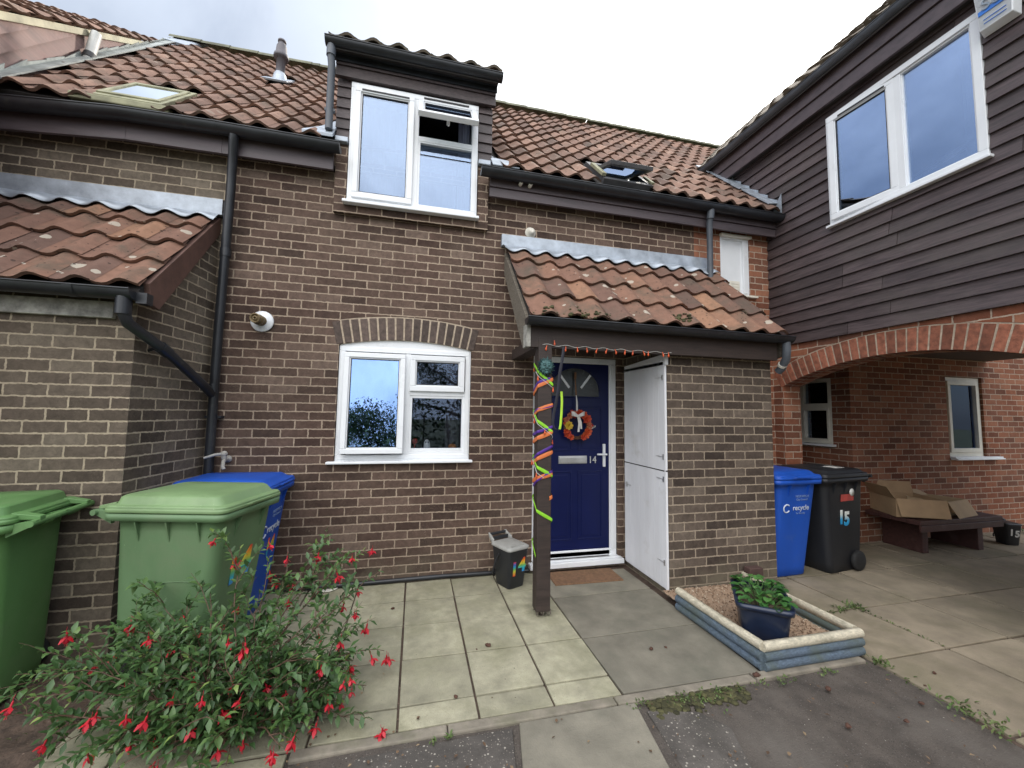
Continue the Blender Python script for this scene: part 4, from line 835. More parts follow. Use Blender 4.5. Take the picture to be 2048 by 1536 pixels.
p = MB(); room(p, PWg, -3.3, .9, 3.0, 5.0, .18, 3.0); p.build('room_interior', mk('room_grey', (.09, .09, .1), .9), W, WO)
p = MB(); curtain(p, lambda u, v, d: (XW + d, u, v), -1.97, -1.70, 3.5, 4.8, .30, .02, 50); p.build('curtain', mk('white_net', (.65, .66, .7), .9, var=.1), W, WO)
p = MB(); tube_white = mk('white_tubular_frame', (.75, .75, .75), .35)
for dx in (.30, .36):
    p.tube([(XW + dx, -1.12, 3.4), (XW + dx, -1.12, 3.78), (XW + dx, -1.18, 3.86), (XW + dx, -1.85, 3.98), (XW + dx, -1.90, 3.93), (XW + dx, -1.9, 3.4)], .012, 8)
p.build('bed_rail', tube_white, W, WO)
# narrow white window by the corner
nw = MB(); frame(nw, PF, 4.232, 4.65, 3.035, 3.775, .04, .01, .1); pbox(nw, PF, 4.56, 4.612, 3.075, 3.735, .0, .08); n_ = tag(nw.build('narrow_window', UPVC, W, WO, bevel=.004), 'narrow white panelled window tucked under the eaves')
p = MB(); pbox(p, PF, 4.27, 4.562, 3.073, 3.737, .03, .05); pbox(p, PF, 4.61, 4.614, 3.073, 3.737, .02, .05); p.build('panel', UPVC, n_, WO)
p = MB(); p.box((4.215, -.05, 3.015), (4.72, .02, 3.037)); p.box((4.22, -.04, 3.755), (4.66, .02, 3.785)); p.build('window_sill', CREAM, n_, WO, bevel=.005)
p = MB()
for k in range(4): p.box((4.385, .016, 3.085 + k * .034), (4.51, .03, 3.110 + k * .034))
p.box((4.375, .022, 3.08), (4.52, .03, 3.225)); p.build('vent_grille', CREAM, n_, WO)
# eaves of the wing
b = MB(); b.box((4.835, -4.6, 4.89), (4.865, 1.1, 5.03)); b.box((4.815, -4.6, 5.035), (4.865, 1.1, 5.25)); b.build('fascia_board', FASCIA, W, WO, bevel=.004)
b = MB(); b.box((4.86, -4.6, 4.90), (4.95, 1.1, 4.92)); b.build('soffit', DECK, W, WO)
b = MB(); gutter(b, (4.765, -4.6, 5.235), (4.765, 1.0, 5.235), .058, side=(-1, 0, 0)); b.build('gutter', PIPE_GREY, W, WO)
wes, wen = (math.cos(R(44)), 0, math.sin(R(44))), (-math.sin(R(44)), 0, math.cos(R(44)))
b = MB(); tiles(b, (4.735, 0, 5.225), (0, -1, 0), wes, wen, -3.2, 38, .212, 0, 9, .333, amp=.026, seed=61, clip=lambda x, s: (5.22 + s * math.sin(R(44))) > 4.30 + 1.021 * (-x) - .25); wr = b.build('roof', TILE_WING, W, WO)
d = MB(); P0 = Vector((4.76, 0, 5.215)); E_ = Vector(wes)
d.prism([P0 + Vector((0, -4.7, 0)), P0 + Vector((0, .95, 0)), P0 + E_ * 3.0 + Vector((0, 3.0, 0)), P0 + E_ * 3.0 + Vector((0, -4.7, 0))], (0, 0, -.06)); d.build('roof_deck', DECK, wr, WO)
b = MB(); i0 = round(4.95 / PER)
tiles(b, RO_, (1, 0, 0), ES, EN, i0 * PER - 5 * PER, 16, PER, 0, 14, GA, smax=SL, seed=23, clip=lambda x, s: x < 4.86 or (4.02 + s * math.sin(TH)) > 5.2 + (x - 4.75) * .96 - .2); lo_ = b.build('lower_roof', TILE_MAIN, W, WO)
d = MB(); A = Vector(RO_)
d.prism([A + Vector((3.816, 0, 0)), A + Vector((4.93, 0, 0)), A + Vector((4.93, 0, 0)) + Vector(ES) * SL, A + Vector((3.816, 0, 0)) + Vector(ES) * SL], Vector(EN) * -.05)
d.prism([A + Vector((4.93, 0, 0)) + Vector(ES) * 1.75, A + Vector((7.3, 0, 0)) + Vector(ES) * SL, A + Vector((4.93, 0, 0)) + Vector(ES) * SL], Vector(EN) * -.05); d.build('roof_deck', DECK, lo_, WO)
r = MB(); q = 3.85
while q < 7.6:
    rows = [[(x, RO_[1] + math.cos(TH) * SL + .135 * math.cos(math.pi * k / 8) * w_, RO_[2] + math.sin(TH) * SL + .012 + .10 * math.sin(math.pi * k / 8) * w_) for k in range(9)] for x, w_ in ((q, 1.0), (q + .43, 1.08))]
    r.grid(rows, rnd.random(), True); q += .40
r.build('ridge_tiles', RIDGE, lo_, WO)
b = MB(); r_ = random.Random(4)
for k in range(9):
    y = -.18 + k * .135; zz = 4.06 + 1.021 * (y + .2)
    b.prism([(4.912, y, zz + .03), (4.912, y + .14, zz + .17), (4.912, y + .14, zz + .23), (4.912, y, zz + .13)], (-.004, 0, 0))
    b.prism([(4.915, y, zz + .08), (4.915, y + .14, zz + .22), (4.78 - r_.uniform(0, .04), y + .14, zz + .20), (4.78 - r_.uniform(0, .04), y, zz + .06)], (0, -.008, .008))
b.prism([(4.905, -.24, 4.02), (4.905, -.12, 4.09), (4.905, -.24, 4.26)], (-.006, 0, 0)); b.build('valley_flashing', LEAD, W, WO)
# inside the passage
b = MB(); wall(b, PF, .2, 6.22, 12.5, -.05, 2.9, [(7.98, 8.72, 1.05, 2.19)]); b.v = [(x, y + .05, z) for x, y, z in b.v]
wall(b, lambda u, v, d: (6.22 + d, u, v), .2, .25, 1.5, -.05, 2.9, [(.29, .75, 1.22, 2.13)])
wall(b, lambda u, v, d: (u, 1.5 + d, v), .1, 4.9, 6.3, -.05, 2.9); wall(b, lambda u, v, d: (5.2 - d, u, v), .1, .0, 1.5, -.05, 2.9)
wall(b, lambda u, v, d: (u, -2.9 - d, v), .2, 5.2, 8.9, -.05, 2.5)
b.build('passage_wall', BR_RED, W, WO)
b = MB(); b.box((4.98, -4.6, 2.44), (8.85, 1.55, 2.5)); b.build('passage_ceiling', mk('stained_soffit', (.07, .05, .042), .8, var=.3), W, WO)
b = MB(); b.box((8.75, -4.6, 2.5), (8.85, 1.5, 5.3)); b.build('far_wall', CLADX, W, WO)
P2 = lambda u, v, d: (u, .05 + d, v)
b = MB(); frame(b, P2, 7.985, 8.715, 1.06, 2.185, .06, .03, .1); frame(b, P2, 8.04, 8.66, 1.12, 2.13, .055, .01, .09); pwn = tag(b.build('passage_window', CREAM, W, WO, bevel=.004), 'tall narrow cream window in the passage wall')
p = MB(); pbox(p, P2, 8.09, 8.61, 1.17, 2.08, .05, .056); p.build('pane', GL_DARK, pwn, WO)
p = MB(); p.box((7.99, -.01, 1.035), (8.95, .10, 1.06)); p.box((7.99, -.03, 1.02), (8.95, .05, 1.04)); p.build('window_sill', UPVC, pwn, WO, bevel=.005)
p = MB(); room(p, P2, 7.8, 8.9, 1.0, 2.3, .21, .6); curtain(p, P2, 8.0, 8.7, 1.0, 2.2, .3, .015, 50); p.build('window_interior', mk('net_grey', (.12, .11, .1), .9), W, WO)
P3 = lambda u, v, d: (6.22 + d, u, v)
b = MB(); frame(b, P3, .295, .745, 1.225, 2.125, .05, .0, .1); pbox(b, P3, .345, .695, 1.70, 1.78, .0, .1); frame(b, P3, .33, .71, 1.26, 1.71, .03, -.01, .08); rwn = tag(b.build('recess_window', CREAM, W, WO, bevel=.004), 'small cream window in the shaded entrance recess')
p = MB(); pbox(p, P3, .345, .695, 1.29, 2.08, .05, .056); p.build('pane', GL_DARK, rwn, WO)
p = MB(); p.box((6.15, .25, 1.19), (6.3, .79, 1.222)); p.build('window_sill', UPVC, rwn, WO, bevel=.005)
p = MB(); room(p, P3, .2, .85, 1.1, 2.3, .21, .6); p.build('window_interior', DARKROOM, W, WO)

# ------------------------------------------------------------------ wheelie bins
def rr(w_, d_, r_, z, n=5, dx=0, dy=0):
    """rounded rectangle ring"""
    pts = []
    for cx, cy, a0 in ((w_ / 2 - r_, d_ / 2 - r_, 0), (-w_ / 2 + r_, d_ / 2 - r_, 90), (-w_ / 2 + r_, -d_ / 2 + r_, 180), (w_ / 2 - r_, -d_ / 2 + r_, 270)):
        for k in range(n + 1):
            a = R(a0 + 90 * k / n); pts.append((dx + cx + r_ * math.cos(a), dy + cy + r_ * math.sin(a), z))
    return pts
def loft(mb, rings, cap0=True, cap1=True, t=.5, smooth=True):
    mb.grid(rings, t, smooth, True)
    if cap0: mb.face(rings[0][::-1], t)
    if cap1: mb.face(rings[-1], t)
WHITE_P = mk('white_print', (.62, .68, .74), .6); WORN_P = mk('worn_white_print', (.20, .30, .55), .6)
RAIN = grad_mat('rainbow_sticker', [(0, (.7, .05, .03)), (.16, (.75, .3, .04)), (.33, (.65, .6, .06)), (.5, (.12, .45, .12)), (.68, (.02, .28, .6)), (.84, (.1, .12, .45)), (1, (.55, .05, .08))])
RAIN2 = grad_mat('rainbow_sticker_upside', [(0, (.05, .25, .65)), (.25, (.02, .45, .6)), (.45, (.15, .5, .15)), (.62, (.7, .6, .05)), (.8, (.8, .3, .03)), (1, (.7, .05, .03))])
BLUESTICK = grad_mat('blue_white_sticker', [(0, (.02, .3, .62)), (.35, (.04, .4, .7)), (.7, (.7, .78, .75)), (1, (.8, .82, .78))])
WHITESTICK = mk('white_sticker', (.7, .7, .66), .5)
def bin_mat(name, col, var=.16, dirt=None): return mk(name, col, .5, var=var, scale=3, bs=.10, bscale=160, dirt=dirt, speck=[(14, .05, tuple(c * .55 for c in col)), (50, .09, tuple(min(1, c * 1.5 + .02) for c in col))], stretch=(1, 1, .35))
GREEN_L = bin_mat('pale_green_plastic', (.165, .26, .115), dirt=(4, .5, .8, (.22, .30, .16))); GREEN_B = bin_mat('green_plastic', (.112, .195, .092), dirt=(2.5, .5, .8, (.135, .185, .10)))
GREEN2 = bin_mat('bright_green_plastic', (.10, .22, .07), dirt=(4, .5, .8, (.14, .25, .10)))
BLUEP = bin_mat('blue_plastic', (.008, .075, .42), dirt=(5, .6, .85, (.05, .11, .36))); BLACKP = bin_mat('black_plastic', (.012, .013, .016), dirt=(5, .6, .85, (.035, .034, .033)))
TYRE = mk('black_rubber', (.015, .015, .015), .8)
def wheelie(label, loc, rotz, body_m, lid_m, flat=False):
    t = thing('wheelie_bin', label, 'wheelie bin', loc, rotz, 'wheelie bins outside the houses')
    b = MB()
    loft(b, [rr(.38, .48, .05, .0, dy=.045), rr(.405, .515, .06, .015, dy=.045), rr(.415, .53, .06, .10, dy=.045), rr(.50, .63, .07, .86), rr(.505, .64, .07, .915), rr(.575, .715, .05, .925), rr(.58, .72, .05, .965), rr(.50, .64, .05, .966)])
    for sx in (-1, 1):                                # side ribs under the rim
        for y in (-.20, -.02, .16):
            x = sx * .248; b.prism([(x, y, .92), (sx * .283, y, .92), (sx * .247, y, .80)], (0, .008, 0))
    for x in (-.12, .12): b.prism([(x, -.31, .92), (x, -.352, .92), (x, -.308, .80)], (.008, 0, 0))
    b.build('body', body_m, t, bevel=.0, fixn=True)
    b = MB()
    for sx in (-1, 1): b.tube([(sx * (.2085 + .0425 * .62 + .0005), -.17, .57), (sx * (.2085 + .0425 * .625), -.08, .572), (sx * (.2085 + .0425 * .615), .02, .565)], .0022, 5)
    b.build('moulded_line', body_m, t)
    b = MB(); e = .04 if not flat else .022
    loft(b, [rr(.575, .715, .05, .970), rr(.585, .725, .05, .974), rr(.585, .725, .05, .990), rr(.575, .715, .05, .993), rr(.575, .715, .05, 1.004), rr(.565, .70, .05, 1.010), rr(.525, .64, .05, 1.012), rr(.50, .60, .05, 1.012 + e, dy=.01), rr(.475, .57, .05, 1.022 + e, dy=.01), rr(.2, .25, .05, 1.027 + e)])
    b.prism([(-.12, -.375, .985), (.12, -.375, .985), (.10, -.395, .99), (-.10, -.395, .99)], (0, 0, .012))
    for x in (-.2, .2): b.hexa([(x - .03, .33, .985), (x + .03, .33, .985), (x + .02, .44, .975), (x - .02, .44, .975), (x - .03, .33, 1.02), (x + .03, .33, 1.02), (x + .02, .44, .995), (x - .02, .44, .995)])
    b.build('lid', lid_m, t, bevel=.004)
    b = MB(); b.tube([(-.27, .425, .965), (.27, .425, .965)], .017, 10)
    for x in (-.24, 0, .24): b.hexa([(x - .012, .33, .90), (x + .012, .33, .90), (x + .012, .425, .95), (x - .012, .425, .95), (x - .012, .33, .965), (x + .012, .33, .965), (x + .012, .44, .98), (x - .012, .44, .98)])
    b.build('handle_bar', body_m, t)
    for sx in (-1, 1):
        b = MB(); b.lathe([(0, -.025), (.085, -.025), (.1, -.015), (.1, .015), (.085, .025), (0, .025)], (sx * .23, .20, .1), 'X', 20); b.build('wheel', TYRE, t)
    return t
SLOPE_F = math.atan2(.095, .76)
def face_text(t, body, size, m, x, z, side='front', ex=.0015, sx=1.0, bold=0.0, name='sticker'):
    """lettering lying on a tapered face of the bin"""
    k = (z - .10) / .76
    if side == 'front': loc = (x, -.220 - .095 * k - .003, z); rot = (R(90) + SLOPE_F, 0, 0)
    return text(name, body, size, m, t, loc, rot, ex, sx=sx, bold=bold)
# green bin by the wall corner
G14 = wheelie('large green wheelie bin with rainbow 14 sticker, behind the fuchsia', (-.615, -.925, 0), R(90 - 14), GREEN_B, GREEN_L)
face_text(G14, '1', .24, RAIN2, -.075, .50, sx=.95, bold=.006); face_text(G14, '4', .24, RAIN2, .04, .52, sx=.95, bold=.006)
B14 = wheelie('blue recycling wheelie bin half hidden behind the green one', (-.665, -.315, 0), R(90 - 3), BLUEP, BLUEP, True)
face_text(B14, 'recycle', .085, WHITE_P, .03, .615); face_text(B14, 'NORWICH', .036, WORN_P, .05, .755, name='print'); face_text(B14, 'City Council', .030, WORN_P, .05, .725, name='print'); face_text(B14, '14', .2, RAIN2, .03, .42, sx=.8, bold=.005)
GLF = wheelie('bright green wheelie bin cut by the left edge of the picture', (-1.675, -1.10, 0), R(-90 + 8), GREEN2, GREEN2)
B15 = wheelie('blue recycling wheelie bin tucked behind the brick store pillar', (4.39, -.43, 0), R(2), BLUEP, BLUEP, True)
face_text(B15, 'recycle', .072, WHITE_P, .055, .665); face_text(B15, 'NORWICH', .034, WORN_P, .06, .79, name='print'); face_text(B15, 'City Council', .028, WORN_P, .06, .76, name='print'); face_text(B15, 'for the city', .026, WORN_P, .055, .625, name='print')
c_ = MB(); c_.tube([(-.125 + .038 * math.cos(a / 10), -.296 - .0047 * math.sin(a / 10), .685 + .038 * math.sin(a / 10)) for a in range(8, 58)], .006, 6); c_.build('recycle_mark', WHITE_P, B15)
c_ = MB(); c_.tube([(-.15 + .042 * math.cos(a / 10), -.291 - .005 * math.sin(a / 10), .64 + .042 * math.sin(a / 10)) for a in range(8, 58)], .007, 6); c_.build('recycle_mark', WHITE_P, B14)
K15 = wheelie('black wheelie bin with blue and white 15 sticker, beside the brick arch', (5.02, -.46, 0), R(-82), BLACKP, BLACKP, True)
# its side faces the yard, so the stickers sit on that side
def side_text(t, body, size, m, y, z, name='sticker', sx=1.0, bold=0.0):
    k = (z - .10) / .76; xx = .2075 + .0425 * k + .003
    return text(name, body, size, m, t, (xx, y, z), (R(90) + .056, 0, R(90)), .0015, sx=sx, bold=bold)
side_text(K15, '1', .19, BLUESTICK, -.06, .50, sx=.95, bold=.008); side_text(K15, '5', .19, BLUESTICK, .03, .48, sx=.95, bold=.008)
s_ = MB(); s_.prism([(.2465, -.08, .725), (.2465, .13, .725), (.2512, .13, .795), (.2512, -.08, .795)], (.002, 0, 0)); s_.build('maker_sticker', mk('red_sticker', (.42, .06, .05), .5), K15)
side_text(K15, 'SULO', .062, WHITESTICK, .02, .737, bold=.002)
s_ = MB(); s_.lathe([(0, .258), (.038, .256), (.038, .252)], (0, .10, .81), 'X', 18); s_.build('round_sticker', WHITESTICK, K15)
s_ = MB(); s_.box((.02, .02, 1.047), (.16, .16, 1.050)); s_.build('lid_sticker', WHITESTICK, K15)

# ------------------------------------------------------------------ kitchen caddies
DARKP = mk('dark_grey_plastic', (.022, .024, .028), .45, var=.2); LIDG = mk('pale_grey_plastic', (.33, .33, .31), .5, var=.15, scale=14)
def caddy(label, loc, rotz, lidm, stickers, size=1.0):
    t = thing('food_caddy', label, 'food caddy', loc, rotz, 'food waste caddies outside the houses'); t.scale = (size,) * 3
    b = MB(); loft(b, [rr(.17, .20, .03, 0), rr(.18, .21, .03, .01), rr(.235, .275, .035, .33), rr(.24, .28, .035, .34), rr(.20, .24, .03, .341)]); b.build('body', DARKP, t)
    b = MB(); loft(b, [rr(.25, .295, .04, .342), rr(.255, .30, .04, .347), rr(.25, .295, .04, .362), rr(.22, .26, .035, .372), rr(.1, .12, .03, .376)])
    b.prism([(-.07, -.12, .372), (.07, -.12, .372), (.06, -.1, .372), (-.06, -.1, .372)], (0, 0, .006)); b.build('lid', lidm, t)
    b = MB(); b.hexa([(-.12, .12, .35), (-.09, .12, .35), (-.085, .2, .40), (-.105, .2, .40), (-.12, .13, .385), (-.09, .13, .385), (-.085, .21, .43), (-.105, .21, .43)]); b.hexa([(.12, .12, .35), (.09, .12, .35), (.085, .2, .40), (.105, .2, .40), (.12, .13, .385), (.09, .13, .385), (.085, .21, .43), (.105, .21, .43)])
    b.build('lid_hinge', lidm, t)
    b = MB(); b.tube([(-.09, .20, .415), (.09, .20, .415)], .014, 8); b.box((-.09, .15, .372), (.09, .165, .40)); b.build('grip', DARKP, t)
    b = MB(); b.tube([(-.125, .0, .30), (-.145, .03, .22), (-.15, .06, .13), (-.14, .065, .10), (-.08, .145, .10), (.08, .145, .10), (.14, .065, .1), (.145, .03, .22), (.125, .0, .30)], .008, 8); b.build('carry_handle', DARKP, t)
    for body, m, x, z, sz_ in stickers: text('sticker', body, sz_, m, t, (x, -.100 - .036 * z / .33 - .004, z), (R(90) + .108, 0, 0), .0015, sx=.95, bold=.006)
    return t
caddy('dark food caddy with pale lid and rainbow 14, beside the front door', (1.612, -.245, 0), R(24), LIDG, [('1', RAIN, -.042, .12, .17), ('4', RAIN2, .045, .145, .17)])
caddy('black food caddy numbered 15 on the ground beyond the bench', (8.16, -.36, 0), R(-22), DARKP, [('1', WHITESTICK, -.04, .17, .15), ('5', WHITESTICK, .045, .15, .15)], .74)

# ------------------------------------------------------------------ fuchsia
STEM = mk('fuchsia_stem', (.10, .055, .035), .7, var=.3)
LEAF = leaf_mat('fuchsia_leaf', [(0, (.032, .068, .024)), (.4, (.062, .128, .040)), (.75, (.115, .20, .055)), (1, (.27, .36, .09))], .42, .25)
FLOW = leaf_mat('fuchsia_flower', [(0, (.30, .005, .03)), (.5, (.50, .010, .022)), (1, (.58, .03, .05))], .45, .2)
FB = Vector((-.15, -1.66, 0))
FU = thing('fuchsia_bush', 'sprawling fuchsia bush covered in small red flowers in front of the bins', 'bush', tuple(FB))
rf = random.Random(12); leaves = MB(); flo = []; stm = MB()
def leaf(mb, p, d, n, L_, W_, t, droop=.25):
    d = d.normalized(); s_ = d.cross(n).normalized(); n = s_.cross(d).normalized()
    a = p; m1 = p + d * L_ * .45 - n * L_ * .03; e = p + d * L_ - n * L_ * droop
    l1, r1 = m1 + s_ * W_ + n * W_ * .35, m1 - s_ * W_ + n * W_ * .35
    q1 = p + d * L_ * .78 - n * L_ * .12; l2, r2 = q1 + s_ * W_ * .55 + n * W_ * .15, q1 - s_ * W_ * .55 + n * W_ * .15
    i = len(mb.v); mb.v += [tuple(x) for x in (a, l1, m1, r1, l2, q1, r2, e)]
    for f in ((0, 2, 1), (0, 3, 2), (1, 2, 5, 4), (2, 3, 6, 5), (4, 5, 7), (5, 6, 7)):
        mb.f.append(tuple(i + k for k in f)); mb.t.append(t); mb.sm.append(True)
def d_out(p): return (p - FB - Vector((0, .15, .05))).normalized()
def stem(p0, p1, sag, r0, depth=0, leafy=.15):
    p0, p1 = Vector(p0), Vector(p1); L_ = (p1 - p0).length; n = max(5, int(L_ / .05)); pts = []
    side = Vector((rf.uniform(-1, 1), rf.uniform(-1, 1), 0)) * .05 * L_
    ctrl = p0.lerp(p1, .5) + Vector((0, 0, sag)) + side
    for k in range(n + 1):
        u = k / n; q = p0.lerp(ctrl, u).lerp(ctrl.lerp(p1, u), u); q += Vector((rf.uniform(-1, 1), rf.uniform(-1, 1), rf.uniform(-1, 1))) * .006; q.z = max(q.z, .015); pts.append(q)
    stm.tube(pts, [r0 * (1 - .75 * k / n) for k in range(n + 1)], 5, rf.random(), cap=False)
    step = .026; acc = 0; tw = rf.uniform(0, 3)
    for k in range(n):
        u = k / n
        if u < leafy: continue
        seg = (pts[k + 1] - pts[k]); d = seg.normalized()
        m = max(1, int(seg.length / step))
        for q in range(m):
            p = pts[k] + seg * ((q + rf.random() * .5) / m); tw += R(90) + rf.uniform(-.4, .4)
            a = d.cross(Vector((0, 0, 1)));
            if a.length < .1: a = Vector((1, 0, 0))
            a.normalize(); b_ = a.cross(d)
            for sgn in (0, math.pi):
                if rf.random() < .12: continue
                o = math.cos(tw + sgn) * a + math.sin(tw + sgn) * b_
                ld = (o * .9 + d * .65 + Vector((0, 0, .15))).normalized()
                sz_ = rf.uniform(.034, .064) * (1 - .4 * max(0, u - .75) * 4)
                tt = min(1, max(0, rf.gauss(.40, .16) + (.45 if u > .86 else 0) * rf.random() + .25 * max(0, p.z - .35)))
                leaf(leaves, p, ld, Vector((0, 0, 1)) + o * .3, sz_, sz_ * .23, tt, rf.uniform(.1, .4))
    if depth < 2:
        for _ in range(rf.randint(2, 4) if depth == 0 else rf.randint(0, 2)):
            u = rf.uniform(.3, .9); k = int(u * n); d = (pts[min(k + 1, n)] - pts[k]).normalized()
            e = pts[k] + (d * .9 + Vector((rf.uniform(-1, 1), rf.uniform(-1, 1), rf.uniform(-.35, .65)))).normalized() * L_ * rf.uniform(.25, .45); e.z = max(.04, e.z)
            stem(pts[k], e, .04, r0 * .5, depth + 1, .05)
    if rf.random() < (.85 if depth < 2 else .5):
        for _ in range(rf.choice([1, 1, 2, 3])):
            k = rf.randint(int(n * .8), n); flo.append(pts[k] + (d_out(pts[k]) * .025) + Vector((rf.uniform(-.02, .02), rf.uniform(-.02, .02), -.005)))
tips = [(0.429, -1.05, 0.662, 0.12), (0.537, -1.15, 0.544, 0.22), (0.581, -1.35, 0.151, 0.21), (0.512, -1.75, 0.03, 0.14), (-0.691, -1.25, 0.553, 0.17), (-1.006, -1.2, 0.375, 0.16), (-1.254, -1.25, 0.192, 0.19), (-1.064, -1.35, 0.144, 0.21), (-0.82, -1.5, 0.03, 0.11), (-0.261, -1.25, 0.784, 0.1), (-0.145, -1.1, 0.669, 0.22), (0.045, -1.15, 0.551, 0.16), (0.178, -1.1, 0.584, 0.21), (-0.556, -1.7, 0.03, 0.1), (0.046, -1.85, 0.068, 0.16), (0.322, -1.2, 0.397, 0.2), (-0.38, -1.3, 0.588, 0.13), (-0.72, -1.4, 0.285, 0.23), (-0.315, -1.75, 0.179, 0.23), (0.249, -1.85, 0.076, 0.1), (0.401, -1.6, 0.06, 0.1), (-0.325, -1.6, 0.422, 0.18), (0.045, -1.5, 0.401, 0.23), (-0.009, -1.85, 0.35, 0.15), (0.266, -1.6, 0.352, 0.13), (-0.594, -1.45, 0.42, 0.16), (0.439, -1.4, 0.335, 0.1), (-0.306, -1.4, 0.466, 0.13), (0.205, -1.95, 0.281, 0.16), (-0.161, -1.85, 0.309, 0.17), (-0.126, -1.3, 0.539, 0.13), (-0.748, -1.3, 0.463, 0.13), (0.333, -1.75, 0.101, 0.13), (-0.372, -1.7, 0.349, 0.16)]
tips += [(0, -1.98, .12, .1), (-.3, -1.95, .12, .1), (.2, -1.92, .1, .12), (-.1, -2.02, .08, .1), (-.45, -1.90, .1, .1), (.05, -1.95, .2, .1), (-.2, -1.97, .25, .1), (.32, -1.86, .12, .12), (-.6, -1.8, .12, .1), (.42, -1.72, .14, .12)]
for _ in range(46):
    a, q = rf.uniform(0, 6.28), rf.uniform(.25, .85); tips.append((FB.x - .12 + q * .95 * math.cos(a), FB.y + .12 + q * .42 * math.sin(a), rf.uniform(.10, .52) * (1.1 - q * .55), rf.uniform(.1, .25)))
for tx, ty, tz, sg in tips:
    st = FB + Vector((rf.uniform(-.12, .12), rf.uniform(-.06, .10), 0)); stem(st, (tx, ty, tz), sg, rf.uniform(.004, .007))
stm.build('stems', STEM, FU, tuple(FB)); leaves.build('leaves', LEAF, FU, tuple(FB), fixn=False)
def flower_mesh(seed):
    r = random.Random(seed); m = MB()
    m.tube([(0, 0, 0), (.003, 0, -.012), (.002, .001, -.024)], .0012, 5, .1)
    m.lathe([(.002, -.024), (.0045, -.030), (.0042, -.045), (.0055, -.05)], (0, 0, 0), n=7, t=.4)
    for k in range(4):
        a = k * math.pi / 2 + r.uniform(-.2, .2); o = Vector((math.cos(a), math.sin(a), 0)); s_ = Vector((-o.y, o.x, 0)); q = r.uniform(.8, 1.15)
        p0 = Vector((0, 0, -.047)); p1 = p0 + o * .018 * q - Vector((0, 0, .008)); p2 = p0 + o * .031 * q - Vector((0, 0, .020 * q))
        m.grid([[p0 - s_ * .003, p0 + s_ * .003], [p1 - s_ * .0095, p1 + s_ * .0095], [p2 - s_ * .002, p2 + s_ * .002]], r.uniform(.4, .9), True)
    m.lathe([(.004, -.047), (.011, -.058), (.0125, -.070), (.010, -.076)], (0, 0, 0), n=8, t=r.uniform(.1, .4))
    for k in range(4): m.tube([(0, 0, -.07), (r.uniform(-.005, .005), r.uniform(-.005, .005), -.092)], .0009, 4, .9)
    return m
protos = []
for k in range(4):
    o = flower_mesh(k).build('flower', FLOW, FU, fixn=False); protos.append(o)
rf.shuffle(flo); 
eye = Vector((.714, -3.947, 1.577)); ray_ = (eye - FB - Vector((0, .1, .3))).normalized()
flo = [p for p in flo if p.z > .07]; flo = sorted(flo, key=lambda p: -(p - FB).dot(ray_) + rf.uniform(0, .3))[:int(len(flo) * .75)]
side_ = ray_.cross(Vector((0, 0, 1))).normalized(); upv = side_.cross(ray_)
scr = [((p - FB).dot(side_), (p - FB).dot(upv)) for p in flo]; keep = [0]; dist_ = [9.0] * len(flo)
while len(keep) < min(84, len(flo)):      # spread the flowers over the whole bush
    for i, q in enumerate(scr): dist_[i] = min(dist_[i], math.hypot(q[0] - scr[keep[-1]][0], q[1] - scr[keep[-1]][1]))
    keep.append(max(range(len(flo)), key=lambda i: dist_[i] * (.6 + .4 * ((i * 7919) % 100) / 100)))
flo = [flo[i] for i in keep]; flo += [p + Vector((rf.uniform(-.025, .025), rf.uniform(-.02, .02), rf.uniform(-.015, .015))) for p in flo[:15]]
for k, p in enumerate(flo):
    if k < 4: o = protos[k]
    else: o = protos[k % 4].copy(); COL.objects.link(o); o.parent = FU
    s_ = rf.uniform(.70, 1.08); o.location = p - FB; o.rotation_euler = (rf.uniform(-.35, .35), rf.uniform(-.35, .35), rf.uniform(0, 6)); o.scale = (s_,) * 3

# ------------------------------------------------------------------ edged bed, pot and plant
BLUEW = mk('faded_blue_timber', (.105, .145, .195), .8, var=.4, scale=14, bs=.6, bscale=70, stretch=(3, 3, 9), dirt=(4, .42, .7, (.10, .125, .10))); CREAMW = mk('cream_painted_timber', (.56, .51, .39), .8, var=.25, scale=14, bs=.6, bscale=60, stretch=(3, 3, 9), dirt=(6, .5, .72, (.27, .25, .18)))
BD = thing('raised_bed', 'low flower bed edged with blue and cream half-log timbers', 'flower bed', (3.25, -1.4, 0)); BO = (3.25, -1.4, 0)
def logs(p0, p1, nrm):
    p0, p1, nrm = Vector(p0), Vector(p1), Vector(nrm)
    for k, m in ((0, BLUEW), (1, BLUEW), (2, CREAMW)):
        b = MB(); r = .031 if k < 2 else .027; zc_ = .032 + k * .057; j = Vector((rnd.uniform(-.003, .003), rnd.uniform(-.003, .003), 0))
        rows = []
        for u in (0, .33, .66, 1):
            p = p0.lerp(p1, u) + j + Vector((0, 0, zc_ + rnd.uniform(-.003, .003)))
            rows.append([p - nrm * .018 - Vector((0, 0, r))] + [p + nrm * ((.028 if k < 2 else .024) * math.cos(a)) + Vector((0, 0, r * math.sin(a))) for a in [R(-90 + 180 * q / 8) for q in range(9)]] + [p - nrm * .018 + Vector((0, 0, r))])
        b.grid(rows, .5, True, True); b.face(rows[0]); b.face(rows[-1][::-1])
        b.build('log', m, BD, BO)
logs((2.845, -1.0, 0), (2.865, -1.80, 0), (-1, 0, 0)); logs((2.868, -1.802, 0), (3.665, -1.802, 0), (0, -1, 0)); logs((3.655, -1.775, 0), (3.655, -.83, 0), (1, 0, 0))
b = MB(); r_ = random.Random(4); b.grid([[(2.85 + .80 * i / 40, -1.80 + 1.02 * j / 40, .055 + r_.uniform(-.006, .006)) for i in range(41)] for j in range(41)], smooth=False)
